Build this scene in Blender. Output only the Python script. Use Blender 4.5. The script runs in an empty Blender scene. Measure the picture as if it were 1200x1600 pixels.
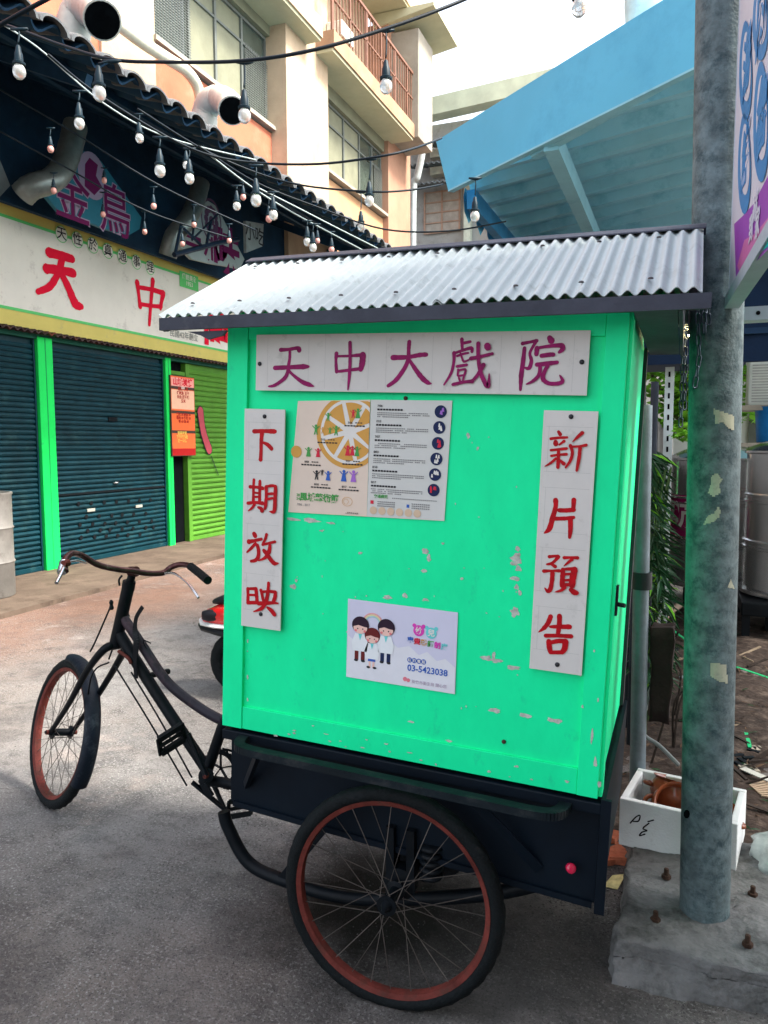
import bpy, bmesh, math, random
from mathutils import Vector, Matrix
random.seed(7)
C = bpy.context.scene.collection
S = bpy.context.scene
R = math.radians
# ------------------------------------------------------------------ camera
CAMH = 1.65; YAW, PITCH, ROLL = R(21.2), R(5.1), R(-0.16)
fw = Vector((-math.sin(YAW)*math.cos(PITCH), math.cos(YAW)*math.cos(PITCH), -math.sin(PITCH)))
r0 = Vector((math.cos(YAW), math.sin(YAW), 0)); u0 = r0.cross(fw)
rt = r0*math.cos(ROLL)+u0*math.sin(ROLL); up = -r0*math.sin(ROLL)+u0*math.cos(ROLL)
cam = bpy.data.objects.new('camera', bpy.data.cameras.new('camera')); C.objects.link(cam)
cam.matrix_world = Matrix(((rt.x, up.x, -fw.x, 0), (rt.y, up.y, -fw.y, 0), (rt.z, up.z, -fw.z, CAMH), (0, 0, 0, 1)))
cam.data.sensor_fit = 'HORIZONTAL'; cam.data.sensor_width = 36; cam.data.lens = 36
cam.data.clip_end = 500; cam.data.clip_start = 0.05
S.camera = cam
# ------------------------------------------------------------------ world and sun
w = bpy.data.worlds.new('World'); S.world = w; w.use_nodes = True
nt = w.node_tree; bg = nt.nodes['Background']
sky = nt.nodes.new('ShaderNodeTexSky'); sky.sky_type = 'NISHITA'; sky.sun_disc = False
SUN_EL, SUN_AZ = R(52), R(86)            # azimuth clockwise from +Y
sky.sun_elevation = SUN_EL; sky.sun_rotation = SUN_AZ
sky.air_density = 1.0; sky.dust_density = 3.0; sky.ozone_density = 1.0
hs = nt.nodes.new('ShaderNodeHueSaturation'); hs.inputs['Saturation'].default_value = .42; hs.inputs['Value'].default_value = 1.5   # thin bright overcast veil
nt.links.new(sky.outputs[0], hs.inputs['Color']); nt.links.new(hs.outputs[0], bg.inputs[0]); bg.inputs[1].default_value = 0.15
sl = bpy.data.lights.new('sun', 'SUN'); sun = bpy.data.objects.new('sun', sl); C.objects.link(sun)
sl.energy = 3.6; sl.angle = R(13); sl.color = (1, 0.94, 0.84)
sd = Vector((math.sin(SUN_AZ)*math.cos(SUN_EL), math.cos(SUN_AZ)*math.cos(SUN_EL), math.sin(SUN_EL)))
sun.rotation_euler = sd.to_track_quat('Z', 'Y').to_euler(); sun.location = (0, 0, 20)
S.view_settings.view_transform = 'Standard'; S.view_settings.look = 'None'
S.view_settings.exposure = 1.6; S.view_settings.gamma = 1; S.view_settings.use_curve_mapping = False

# ------------------------------------------------------------------ survey helpers: a sight line of the photo met with a real plane
CAM = Vector((0, 0, CAMH))
def sight(px, py): return fw + rt*((px-600)/1200) + up*((800-py)/1200)
def PX(px, py, c): d = sight(px, py); return CAM + d*(c/d.x)
def PY(px, py, c): d = sight(px, py); return CAM + d*(c/d.y)
def PZ(px, py, c=0): d = sight(px, py); return CAM + d*((c-CAMH)/d.z)
def PD(px, py, dist): return CAM + sight(px, py)*dist

# ------------------------------------------------------------------ materials
_m = {}
def mat(name, col, rough=.6, metal=0, var=.18, scale=6, bump=.15, bscale=60, dirt=None, damt=.5, dscale=3, spec=.16,
        trans=0, alpha=1, emit=None, estr=0, coat=0, stretch=None):
    if name in _m: return _m[name]
    m = bpy.data.materials.new(name); m.use_nodes = True; n = m.node_tree.nodes; l = m.node_tree.links
    p = n['Principled BSDF']
    p.inputs['Roughness'].default_value = rough; p.inputs['Metallic'].default_value = metal
    p.inputs['Specular IOR Level'].default_value = spec; p.inputs['Transmission Weight'].default_value = trans
    p.inputs['Alpha'].default_value = alpha; p.inputs['Coat Weight'].default_value = coat
    tc = n.new('ShaderNodeTexCoord'); src = tc.outputs['Object']
    if stretch:
        mp = n.new('ShaderNodeMapping'); mp.inputs['Scale'].default_value = stretch; l.new(src, mp.inputs[0]); src = mp.outputs[0]
    no = n.new('ShaderNodeTexNoise'); no.inputs['Scale'].default_value = scale; no.inputs['Detail'].default_value = 6
    no.inputs['Roughness'].default_value = .65; l.new(src, no.inputs['Vector'])
    mx = n.new('ShaderNodeMix'); mx.data_type = 'RGBA'; c = Vector(col)
    mx.inputs[6].default_value = (*(c*(1-var)), 1); mx.inputs[7].default_value = (*[min(1, v*(1+var)) for v in c], 1)
    rp = n.new('ShaderNodeValToRGB'); rp.color_ramp.elements[0].position = .32; rp.color_ramp.elements[1].position = .68
    l.new(no.outputs[0], rp.inputs[0]); l.new(rp.outputs[0], mx.inputs[0]); out = mx.outputs[2]
    if dirt:
        n2 = n.new('ShaderNodeTexNoise'); n2.inputs['Scale'].default_value = dscale; n2.inputs['Detail'].default_value = 9
        n2.inputs['Roughness'].default_value = .75; l.new(src, n2.inputs['Vector'])
        r2 = n.new('ShaderNodeValToRGB'); r2.color_ramp.elements[0].position = .62-.28*damt; r2.color_ramp.elements[1].position = .80-.22*damt
        l.new(n2.outputs[0], r2.inputs[0]); m2 = n.new('ShaderNodeMix'); m2.data_type = 'RGBA'
        l.new(r2.outputs[0], m2.inputs[0]); l.new(out, m2.inputs[6]); m2.inputs[7].default_value = (*dirt, 1); out = m2.outputs[2]
    l.new(out, p.inputs['Base Color'])
    if bump:
        nb = n.new('ShaderNodeTexNoise'); nb.inputs['Scale'].default_value = bscale; nb.inputs['Detail'].default_value = 5
        l.new(src, nb.inputs['Vector']); b = n.new('ShaderNodeBump'); b.inputs['Strength'].default_value = bump
        b.inputs['Distance'].default_value = .01; l.new(nb.outputs[0], b.inputs['Height']); l.new(b.outputs[0], p.inputs['Normal'])
    if emit: p.inputs['Emission Color'].default_value = (*emit, 1); p.inputs['Emission Strength'].default_value = estr
    _m[name] = m; return m
def flat(name, col, rough=.7): return mat('print_'+name, col, rough, var=.04, bump=0, scale=15)

# ------------------------------------------------------------------ mesh builder
class MB:
    def __init__(s, T=None): s.v = []; s.f = []; s.T = T
    def add(s, vs, fs):
        o = len(s.v); s.v += [Vector(a) for a in vs]; s.f += [tuple(i+o for i in f) for f in fs]; return s
    def box(s, a, b, M=None):
        x0, y0, z0 = a; x1, y1, z1 = b
        vs = [Vector(p) for p in ((x0,y0,z0),(x1,y0,z0),(x1,y1,z0),(x0,y1,z0),(x0,y0,z1),(x1,y0,z1),(x1,y1,z1),(x0,y1,z1))]
        if M: vs = [M @ v for v in vs]
        return s.add(vs, [(0,3,2,1),(4,5,6,7),(0,1,5,4),(1,2,6,5),(2,3,7,6),(3,0,4,7)])
    def bevbox(s, a, b, r=.004, M=None):
        bm = bmesh.new(); c = (Vector(a)+Vector(b))/2; d = Vector(b)-Vector(a)
        bmesh.ops.create_cube(bm, size=1, matrix=Matrix.Translation(c) @ Matrix.Diagonal((abs(d.x), abs(d.y), abs(d.z), 1)))
        bmesh.ops.bevel(bm, geom=bm.edges[:], offset=r, segments=2, affect='EDGES', profile=.5)
        bm.verts.index_update(); vs = [v.co.copy() for v in bm.verts]; fs = [tuple(v.index for v in f.verts) for f in bm.faces]; bm.free()
        if M: vs = [M @ v for v in vs]
        return s.add(vs, fs)
    def beam(s, a, b, wd, ht, upv=(0,0,1)):
        a = Vector(a); b = Vector(b); d = (b-a).normalized(); sd_ = d.cross(Vector(upv)).normalized(); u = sd_.cross(d)
        vs = [p + sd_*(i*wd/2) + u*(j*ht/2) for p in (a, b) for i, j in ((-1,-1),(1,-1),(1,1),(-1,1))]
        return s.add(vs, [(0,3,2,1),(4,5,6,7),(0,1,5,4),(1,2,6,5),(2,3,7,6),(3,0,4,7)])
    def tube(s, pts, r, seg=10, closed=False, cap=True):
        pts = [Vector(p) for p in pts]; n = len(pts); rs = r if isinstance(r, (list, tuple)) else [r]*n
        ref = None; rings = []
        for i, p in enumerate(pts):
            if closed: t = pts[(i+1) % n]-pts[i-1]
            else: t = pts[min(i+1, n-1)]-pts[max(i-1, 0)]
            t.normalize()
            if ref is None: ref = t.orthogonal().normalized()
            else:
                ref = ref - t*ref.dot(t)
                ref = ref.normalized() if ref.length > 1e-6 else t.orthogonal().normalized()
            q = t.cross(ref)
            rings.append([p + (ref*math.cos(2*math.pi*k/seg) + q*math.sin(2*math.pi*k/seg))*rs[i] for k in range(seg)])
        vs = [v for g in rings for v in g]; fs = []
        for i in range(n if closed else n-1):
            j = (i+1) % n
            for k in range(seg): fs.append((i*seg+k, i*seg+(k+1) % seg, j*seg+(k+1) % seg, j*seg+k))
        if cap and not closed: fs.append(tuple(range(seg-1, -1, -1))); fs.append(tuple((n-1)*seg+k for k in range(seg)))
        return s.add(vs, fs)
    def lathe(s, prof, seg=24, M=None):     # prof: (r, z)
        vs = [Vector((r*math.cos(2*math.pi*k/seg), r*math.sin(2*math.pi*k/seg), z)) for r, z in prof for k in range(seg)]
        if M: vs = [M @ v for v in vs]
        fs = [(i*seg+k, i*seg+(k+1) % seg, (i+1)*seg+(k+1) % seg, (i+1)*seg+k) for i in range(len(prof)-1) for k in range(seg)]
        if prof[0][0] > 1e-5: fs.append(tuple(range(seg-1, -1, -1)))
        if prof[-1][0] > 1e-5: fs.append(tuple((len(prof)-1)*seg+k for k in range(seg)))
        return s.add(vs, fs)
    def prism(s, poly, d, th):              # poly: 3d points (one plane), extruded along d*th
        d = Vector(d)*th; n = len(poly); a = [Vector(p) for p in poly]
        return s.add(a+[p+d for p in a], [tuple(range(n)), tuple(range(2*n-1, n-1, -1))] + [(i, n+i, n+(i+1) % n, (i+1) % n) for i in range(n)])
    def wave(s, o, a, b, na, nb, fn, th):   # sheet o + a*u + b*v with profile fn(u,v) -> offset vector; real thickness th along normal
        o = Vector(o); a = Vector(a); b = Vector(b); nrm = a.cross(b).normalized(); vs = []
        for j in range(nb+1):
            for i in range(na+1):
                u = i/na; v = j/nb; vs.append(o+a*u+b*v+nrm*fn(u, v))
        N = len(vs); W = na+1; lo = [p-nrm*th for p in vs]
        fs = [(j*W+i, j*W+i+1, (j+1)*W+i+1, (j+1)*W+i) for j in range(nb) for i in range(na)]
        fs += [tuple(N+k for k in reversed(f)) for f in fs[:]]
        rim = [j*W for j in range(nb, 0, -1)]; 
        loop = [i for i in range(W)] + [j*W+na for j in range(1, nb+1)] + [nb*W+i for i in range(na-1, -1, -1)] + [j*W for j in range(nb-1, 0, -1)]
        for k in range(len(loop)): p, q = loop[k], loop[(k+1) % len(loop)]; fs.append((q, p, N+p, N+q))
        return s.add(vs+lo, fs)
    def build(s, name, m, parent=None, smooth=False, loc=None, auto=None):
        vs = s.v if s.T is None else [s.T @ v for v in s.v]
        off = Vector(loc) if loc is not None else (wloc(parent) if parent else Vector((0, 0, 0)))
        me = bpy.data.meshes.new(name); me.from_pydata([tuple(v-off) for v in vs], [], s.f); me.update()
        if smooth:
            me.polygons.foreach_set('use_smooth', [True]*len(me.polygons))
            if auto:
                me.set_sharp_from_angle(angle=R(auto))
        me.materials.append(m)
        o = bpy.data.objects.new(name, me); C.objects.link(o)
        if parent: o.parent = parent
        if loc is not None: o.location = off - (wloc(parent) if parent else Vector((0, 0, 0)))
        return o
def wloc(o):
    v = Vector((0, 0, 0))
    while o: v = v + o.location; o = o.parent
    return v
def thing(name, label, cat, loc, group=None):
    o = bpy.data.objects.new(name, None); o.empty_display_size = .1; C.objects.link(o); o.location = loc
    return tag(o, label, cat, group)
def tag(o, label=None, cat=None, group=None, kind=None):
    if label: o['label'] = label
    if cat: o['category'] = cat
    if group: o['group'] = group
    if kind: o['kind'] = kind
    return o
def copy_tree(o, parent=None, loc=None):
    c = o.copy(); C.objects.link(c); c.parent = parent
    if loc is not None: c.location = loc
    for ch in list(o.children): copy_tree(ch, c)
    return c
def arc(c, r, a0, a1, n, ax, ay):
    return [Vector(c)+Vector(ax)*(r*math.cos(a0+(a1-a0)*i/n))+Vector(ay)*(r*math.sin(a0+(a1-a0)*i/n)) for i in range(n+1)]
def smoothpts(pts, k=6):
    P = [Vector(p) for p in pts]; out = []
    for i in range(len(P)-1):
        p0 = P[max(i-1, 0)]; p1 = P[i]; p2 = P[i+1]; p3 = P[min(i+2, len(P)-1)]
        for j in range(k):
            t = j/k; out.append(.5*((2*p1)+(p2-p0)*t+(2*p0-5*p1+4*p2-p3)*t*t+(3*p1-p0-3*p2+p3)*t**3))
    return out+[P[-1]]
def plane_M(o, x, y):                        # local x,y plane frame at o; z = x cross y
    x = Vector(x).normalized(); y = Vector(y).normalized(); z = x.cross(y)
    return Matrix(((x.x, y.x, z.x, o[0]), (x.y, y.y, z.y, o[1]), (x.z, y.z, z.z, o[2]), (0, 0, 0, 1)))
def text(body, size, M, m, name='lettering', parent=None, bold=0, align='CENTER', sx=1, th=.0004, mb=None):
    cu = bpy.data.curves.new('t', 'FONT'); cu.body = body; cu.size = size; cu.align_x = align; cu.align_y = 'CENTER'
    cu.offset = bold*size; cu.resolution_u = 3; cu.extrude = th
    o = bpy.data.objects.new('t', cu); C.objects.link(o); dg = bpy.context.evaluated_depsgraph_get()
    me = bpy.data.meshes.new_from_object(o.evaluated_get(dg)); bpy.data.objects.remove(o); bpy.data.curves.remove(cu)
    b = mb or MB(); b.add([M @ Vector((v.co.x*sx, v.co.y, v.co.z)) for v in me.vertices], [tuple(p.vertices) for p in me.polygons])
    bpy.data.meshes.remove(me)
    return b if mb else b.build(name, m, parent)
def ribbon(mb, st, M, lift):                 # brush stroke: rounded ribbon with slightly ragged edge, local plane M
    P = [Vector((x, y, 0)) for x, y, w_ in st]; W = [w_ for _, _, w_ in st]; n = len(P)
    Q = []; V = []
    for i in range(n-1):
        p0 = P[max(i-1, 0)]; p1 = P[i]; p2 = P[i+1]; p3 = P[min(i+2, n-1)]
        for j in range(5):
            t = j/5; Q.append(.5*((2*p1)+(p2-p0)*t+(2*p0-5*p1+4*p2-p3)*t*t+(3*p1-p0-3*p2+p3)*t**3)); V.append(W[i]*(1-t)+W[i+1]*t)
    Q.append(P[-1]); V.append(W[-1])
    L = []; Rr = []; k = len(Q)
    for i in range(k):
        t = (Q[min(i+1, k-1)]-Q[max(i-1, 0)]).normalized(); nn = Vector((-t.y, t.x, 0)); h = V[i]/2*random.uniform(.92, 1.06)
        L.append(Q[i]+nn*h); Rr.append(Q[i]-nn*h)
    t0 = (Q[0]-Q[1]).normalized(); t1 = (Q[-1]-Q[-2]).normalized()
    a0 = [Q[0]+(t0*math.cos(a)+Vector((-t0.y, t0.x, 0))*math.sin(a))*V[0]/2*.95 for a in (-.9, -.3, .3, .9)]
    a1 = [Q[-1]+(t1*math.cos(a)+Vector((-t1.y, t1.x, 0))*math.sin(a))*V[-1]/2*.95 for a in (-.9, -.3, .3, .9)]
    # start cap: from L side to R side
    vs = [M @ (p+Vector((0, 0, lift))) for p in L+Rr+a0+a1]; fs = [(i, k+i, k+i+1, i+1) for i in range(k-1)]
    o0 = 2*k; o1 = 2*k+4
    fs.append((0, o0, o0+1, o0+2, o0+3, k)); fs.append((2*k-1, o1, o1+1, o1+2, o1+3, k-1))
    mb.add(vs, fs)
GLYPHS={
 '天':'190,1193,11 215,1194,9 247,1198,10 252,1192,14;221,1188,8 221,1168,8 217,1144,10;172,1140,12 221,1142,11 267,1144,14 284,1144,7;218,1136,11 210,1115,11 194,1101,10 171,1088,9 152,1085,4;217,1134,7 236,1118,8 264,1100,11 287,1092,12 303,1087,3',
 '中':'373,1182,11 372,1160,8 375,1130,10;374,1174,6 418,1175,7 456,1178,11;456,1178,16 455,1156,16 451,1137,13;375,1130,7 419,1135,8 451,1139,9;415,1213,9 417,1160,9 416,1117,9 413,1079,4',
 '大':'548,1170,14 591,1171,10 627,1177,11 646,1178,11;595,1213,11 594,1191,9 594,1166,10 584,1141,11 560,1108,11 536,1091,8;597,1164,8 617,1137,11 638,1113,13 655,1101,10 665,1099,2',
 '戲':'746,1219,9 747,1206,8 749,1189,7;749,1208,7 770,1212,7;725,1181,6 750,1189,7 773,1195,9 776,1185,7;726,1182,10 726,1158,7 720,1128,7 701,1096,4;735,1174,6 754,1180,6 766,1182,5;744,1182,5 749,1169,5 755,1159,6 769,1164,4;736,1146,7 763,1150,7;740,1137,6 739,1122,5;740,1135,5 760,1138,6 759,1126,6;741,1120,5 759,1123,5;743,1115,5 748,1104,5;757,1119,5 754,1104,5;727,1097,8 758,1104,7 781,1106,10;774,1167,9 805,1173,8 833,1180,7;793,1207,10 794,1180,9 798,1150,9 807,1121,10 822,1095,12 827,1099,10 827,1126,3;810,1150,11 801,1132,9 785,1111,7 768,1104,4;818,1200,16 820,1196,16',
 '院':'912,1206,9 933,1210,7 949,1213,9;948,1212,8 936,1190,7 933,1178,7 938,1161,9 933,1142,9 922,1143,5;918,1194,9 916,1158,10 913,1122,11 913,1085,6;982,1220,12 987,1213,16;951,1194,11 950,1178,10;951,1194,6 985,1199,8 1013,1200,12 1017,1191,12 1009,1183,7;964,1174,10 986,1177,10 995,1177,9;953,1151,10 980,1154,10 1005,1157,9;962,1147,8 960,1125,9 946,1109,8 928,1100,3;982,1149,9 974,1133,9 971,1115,11 986,1103,9 1012,1103,9 1022,1110,9 1014,1124,3',
 '下':'104,949,12 141,951,10 167,951,13 177,951,11;132,944,13 130,919,11 130,890,10 129,864,12;135,917,6 153,910,11 166,899,12',
 '期':'107,801,9 106,781,8 106,734,9;128,798,9 128,780,9 128,735,9;94,779,10 118,779,8 138,777,11;111,762,6 125,761,6;112,749,6 125,750,6;88,728,10 114,732,8 139,731,11;111,725,8 101,713,7 89,704,2;124,718,6 135,714,11 138,708,12;151,782,10 152,754,9 150,725,10 148,715,7;151,783,7 171,787,8 184,785,9;184,784,10 183,750,11 182,717,12 177,707,10 164,708,2;156,761,7 174,763,7;157,745,7 174,749,7',
 '放':'111,634,13 115,628,13;93,608,14 112,613,9 137,620,9;117,605,8 101,588,9 87,575,5;123,600,10 128,584,11 127,564,11 117,552,10 102,548,8;155,636,9 151,622,8 141,603,6;142,603,7 164,610,7 185,616,8;168,604,9 165,584,12 152,564,9 129,552,3;147,586,10 160,573,12 176,555,12 186,549,12 199,551,3',
 '映':'92,460,10 93,438,9 93,415,10;92,460,7 121,463,10;121,463,11 124,443,10 126,421,12;95,441,7 120,443,7;93,416,10 128,420,10;139,461,9 144,445,9 150,424,8;140,455,7 167,460,8 190,460,10;191,459,10 189,444,11 184,430,10;132,418,12 157,422,11 184,426,8 200,426,5;166,486,9 165,466,9 162,443,11 156,421,11 142,403,10 115,390,3;164,409,7 178,401,12 189,390,12',
 '新':'1019,978,7 1024,971,9;1000,959,7 1020,962,6 1042,964,6;1013,951,10 1014,946,12;1035,954,7 1023,944,4;1002,929,6 1022,932,6 1042,935,7;1004,914,6 1023,918,5 1043,920,7;1022,931,7 1023,906,8 1023,885,8;1017,908,6 1003,895,6 989,886,2;1027,904,5 1038,895,9;1080,977,9 1069,966,7 1057,953,2;1052,943,8 1058,925,7 1054,904,7 1043,885,4;1052,940,5 1074,942,5 1092,946,7;1077,938,8 1076,913,8 1072,879,6',
 '片':'1022,798,12 1023,780,11 1017,751,12 1010,721,13 997,708,3;1069,802,11 1069,778,9;1033,772,10 1052,773,10 1070,776,11;1022,749,9 1053,752,9 1071,756,8;1063,753,11 1065,723,11 1064,702,7',
 '預':'1014,646,8 1034,650,6 1037,648,11;1037,647,10 1030,637,7 1020,628,7 1009,625,5;1021,627,6 1031,621,9;1002,606,9 1022,609,5 1043,611,8;1025,604,10 1025,584,10 1022,560,11 1015,553,9 1007,561,2;1053,647,8 1069,649,6 1088,650,8;1074,645,8 1064,635,6 1054,625,2;1052,615,10 1052,598,11 1052,572,11;1053,616,6 1073,619,8 1082,618,13;1082,618,15 1079,596,15 1078,575,14;1056,603,6 1074,606,6;1057,587,6 1075,590,6;1053,574,8 1078,578,8;1059,568,9 1050,559,7 1035,553,2;1075,564,9 1085,558,13 1091,557,11',
 '告':'1027,485,11 1021,466,11 1011,451,10 997,438,2;1028,457,7 1051,460,10 1078,463,12;1050,489,12 1051,468,11 1049,441,10;1017,431,10 1046,435,9 1084,438,10;1026,417,12 1028,403,13 1032,388,10;1029,413,10 1051,421,10 1070,422,12;1070,422,14 1069,404,14 1064,393,11;1032,387,9 1064,392,10',
 '天S':'7655,4034,110 7841,4040,102 8050,4040,88;7601,3825,109 7831,3855,91 8058,3863,104;7873,4002,92 7794,3810,86 7650,3620,85 7449,3517,64;7846,3820,87 7959,3665,98 8074,3479,115 8182,3457,74',
 '中S':'9320,3981,87 9348,3804,58 9372,3649,70;9362,3922,52 9662,3942,60 9927,3936,79;9927,3936,79 9872,3806,67 9842,3695,55;9374,3685,53 9651,3703,54 9868,3730,49;9678,4084,77 9621,3764,66 9567,3415,48',
}
# ================================================================== MATERIALS
GREEN = mat('jade_green_paint', (.006, .86, .355), .5, var=.05, scale=5, bump=.16, bscale=18, stretch=(2, 2, 1), dirt=(.012, .60, .28), damt=.14, dscale=7)
GREEN2 = mat('green_post_paint', (.008, .62, .10), .5, var=.06, scale=4, dirt=(.02, .3, .1), damt=.15, dscale=9)
BOARD = mat('white_sign_board', (.62, .60, .57), .55, var=.05, scale=5, bump=.05, bscale=30, dirt=(.42, .41, .38), damt=.2, dscale=14)
BLACKMET = mat('black_painted_steel', (.0028, .005, .0075), .5, var=.3, scale=9, bump=.2, bscale=40, dirt=(.010, .010, .010), damt=.25, dscale=8)
NAVY = mat('navy_black_skirt_paint', (.0012, .005, .0105), .55, var=.3, scale=4, bump=.12, bscale=15, dirt=(.003, .008, .014), damt=.3, dscale=7)
RUBBER = mat('old_black_rubber', (.005, .007, .008), .75, var=.25, scale=30, bump=.4, bscale=150, dirt=(.022, .022, .022), damt=.12, dscale=20)
RIMRED = mat('red_oxide_rim', (.125, .026, .02), .65, var=.45, scale=12, bump=.25, dirt=(.06, .03, .022), damt=.4, dscale=14)
STEEL = mat('dull_spoke_steel', (.12, .105, .095), .5, .7, var=.3, scale=30, bump=0)
CHROME = mat('worn_chrome', (.6, .6, .6), .25, 1, var=.2, scale=20, bump=.05)
RUSTPINK = mat('rusty_pink_handlebar', (.075, .03, .03), .32, .6, var=.5, scale=18, bump=.2, dirt=(.34, .2, .19), damt=.28, dscale=10)
ROOFW = mat('white_corrugated_roofing', (.47, .53, .53), .5, var=.07, scale=5, bump=.1, dirt=(.30, .34, .33), damt=.34, dscale=10)
DARKTRIM = mat('dark_roof_trim', (.05, .055, .075), .55, var=.2, scale=8, dirt=(.12, .12, .13), damt=.2)
WOOD = mat('weathered_bare_wood', (.3, .22, .17), .8, var=.35, scale=12, bump=.4, bscale=40, stretch=(6, 6, 1), dirt=(.12, .09, .08), damt=.3)
CHIP = mat('chipped_grey_primer', (.45, .47, .42), .8, var=.3, scale=60, bump=.3)
BRUSHRED = mat('brushed_red_lettering', (.42, .002, .008), .5, var=.25, scale=40, bump=0)
BRUSHPUR = mat('brushed_magenta_lettering', (.25, .004, .095), .5, var=.3, scale=30, bump=0)
# ================================================================== GROUND
def ground_mat():
    m = mat('ground_concrete', (.205, .195, .188), .85, var=.25, scale=1.2, bump=0)
    n = m.node_tree.nodes; l = m.node_tree.links; p = n['Principled BSDF']
    base = p.inputs['Base Color'].links[0].from_socket; tc = n['Texture Coordinate']
    def noise(s, d=8, r=.65):
        q = n.new('ShaderNodeTexNoise'); q.inputs['Scale'].default_value = s; q.inputs['Detail'].default_value = d; q.inputs['Roughness'].default_value = r
        l.new(tc.outputs['Object'], q.inputs['Vector']); return q.outputs[0]
    def ramp(x, a, b):
        q = n.new('ShaderNodeValToRGB'); q.color_ramp.elements[0].position = a; q.color_ramp.elements[1].position = b; l.new(x, q.inputs[0]); return q.outputs[0]
    def mix(f, a, col, mul=1):
        q = n.new('ShaderNodeMix'); q.data_type = 'RGBA'
        if mul != 1:
            t = n.new('ShaderNodeMath'); t.operation = 'MULTIPLY'; l.new(f, t.inputs[0]); t.inputs[1].default_value = mul; f = t.outputs[0]
        l.new(f, q.inputs[0]); l.new(a, q.inputs[6]); q.inputs[7].default_value = (*col, 1); return q.outputs[2]
    out = base
    out = mix(ramp(noise(.5), .42, .62), out, (.215, .175, .15), .7)          # pinkish worn patches
    out = mix(ramp(noise(2.3, 10, .7), .52, .66), out, (.075, .075, .08), .7)   # asphalt-dark patches
    def mulf(a, b):
        q = n.new('ShaderNodeMath'); q.operation = 'MULTIPLY'; l.new(a, q.inputs[0]); l.new(b, q.inputs[1]); return q.outputs[0]
    sx = n.new('ShaderNodeSeparateXYZ'); l.new(tc.outputs['Object'], sx.inputs[0])
    bx_ = n.new('ShaderNodeMath'); bx_.operation = 'MULTIPLY_ADD'; l.new(noise(.9, 5), bx_.inputs[0]); bx_.inputs[1].default_value = 2.2; l.new(sx.outputs[0], bx_.inputs[2])
    br_ = n.new('ShaderNodeMapRange'); l.new(bx_.outputs[0], br_.inputs[0]); br_.inputs[1].default_value = -3.0; br_.inputs[2].default_value = -4.3
    out = mix(br_.outputs[0], out, (.20, .105, .072), .8)                     # brown worn dirt towards the shops
    out = mix(ramp(noise(1.1, 9, .7), .50, .60), out, (.06, .055, .055), .5)
    out = mix(ramp(noise(6, 9, .75), .50, .62), out, (.07, .063, .060), .5)
    out = mix(ramp(noise(22, 6, .8), .52, .60), out, (.07, .066, .064), .35)
    out = mix(ramp(noise(2.2, 10, .7), .56, .68), out, (.36, .31, .28), .7)
    out = mix(mulf(ramp(noise(85, 3, .7), .54, .64), ramp(noise(1.7, 6), .34, .56)), out, (.42, .41, .39), .75)      # light aggregate
    out = mix(ramp(noise(120, 3, .7), .55, .66), out, (.02, .02, .022), .7)    # dark grit
    # damp stains by tricycle and footing; first two also paint the cart's shadow
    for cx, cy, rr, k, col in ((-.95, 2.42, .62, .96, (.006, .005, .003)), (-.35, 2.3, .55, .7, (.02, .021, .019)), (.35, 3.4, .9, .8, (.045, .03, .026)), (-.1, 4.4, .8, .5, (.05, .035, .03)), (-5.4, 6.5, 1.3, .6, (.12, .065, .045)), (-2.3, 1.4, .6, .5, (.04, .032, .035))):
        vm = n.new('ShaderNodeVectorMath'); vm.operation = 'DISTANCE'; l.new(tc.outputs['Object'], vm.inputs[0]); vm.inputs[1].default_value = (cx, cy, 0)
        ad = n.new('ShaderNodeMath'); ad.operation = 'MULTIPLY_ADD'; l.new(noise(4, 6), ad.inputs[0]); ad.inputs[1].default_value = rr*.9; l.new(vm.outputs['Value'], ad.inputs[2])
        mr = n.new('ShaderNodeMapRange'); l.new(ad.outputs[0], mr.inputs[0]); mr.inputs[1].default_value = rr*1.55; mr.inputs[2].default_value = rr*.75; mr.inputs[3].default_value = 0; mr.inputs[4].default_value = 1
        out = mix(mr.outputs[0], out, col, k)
    # cracks
    v = n.new('ShaderNodeTexVoronoi'); v.feature = 'DISTANCE_TO_EDGE'; v.inputs['Scale'].default_value = .35
    wv = n.new('ShaderNodeVectorMath'); wv.operation = 'MULTIPLY_ADD'; nq = n.new('ShaderNodeTexNoise'); nq.inputs['Scale'].default_value = 3; nq.inputs['Detail'].default_value = 8
    l.new(tc.outputs['Object'], nq.inputs['Vector']); l.new(nq.outputs['Color'], wv.inputs[0]); wv.inputs[1].default_value = (.6, .6, .6); l.new(tc.outputs['Object'], wv.inputs[2])
    l.new(wv.outputs[0], v.inputs['Vector'])
    cr = n.new('ShaderNodeValToRGB'); cr.color_ramp.elements[0].position = 0; cr.color_ramp.elements[0].color = (1, 1, 1, 1); cr.color_ramp.elements[1].position = .0035; cr.color_ramp.elements[1].color = (0, 0, 0, 1)
    l.new(v.outputs['Distance'], cr.inputs[0]); out = mix(cr.outputs[0], out, (.05, .045, .04), .5)
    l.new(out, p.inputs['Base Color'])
    b = n.new('ShaderNodeBump'); b.inputs['Strength'].default_value = .9; b.inputs['Distance'].default_value = .014
    a1 = n.new('ShaderNodeMath'); a1.operation = 'MULTIPLY_ADD'; l.new(noise(75, 5, .7), a1.inputs[0]); a1.inputs[1].default_value = .8; l.new(noise(9, 6), a1.inputs[2])
    l.new(a1.outputs[0], b.inputs['Height']); l.new(b.outputs[0], p.inputs['Normal'])
    return m
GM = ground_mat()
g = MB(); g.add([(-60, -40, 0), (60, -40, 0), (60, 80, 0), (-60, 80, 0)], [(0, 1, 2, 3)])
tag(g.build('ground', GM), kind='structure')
APR = mat('stained_shaded_apron', (.115, .085, .065), .85, var=.3, scale=1.6, bump=.4, bscale=50, dirt=(.05, .035, .026), damt=.45, dscale=2.2)  # stained concrete, its colour also darkened in place of the canopy's shade
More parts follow.
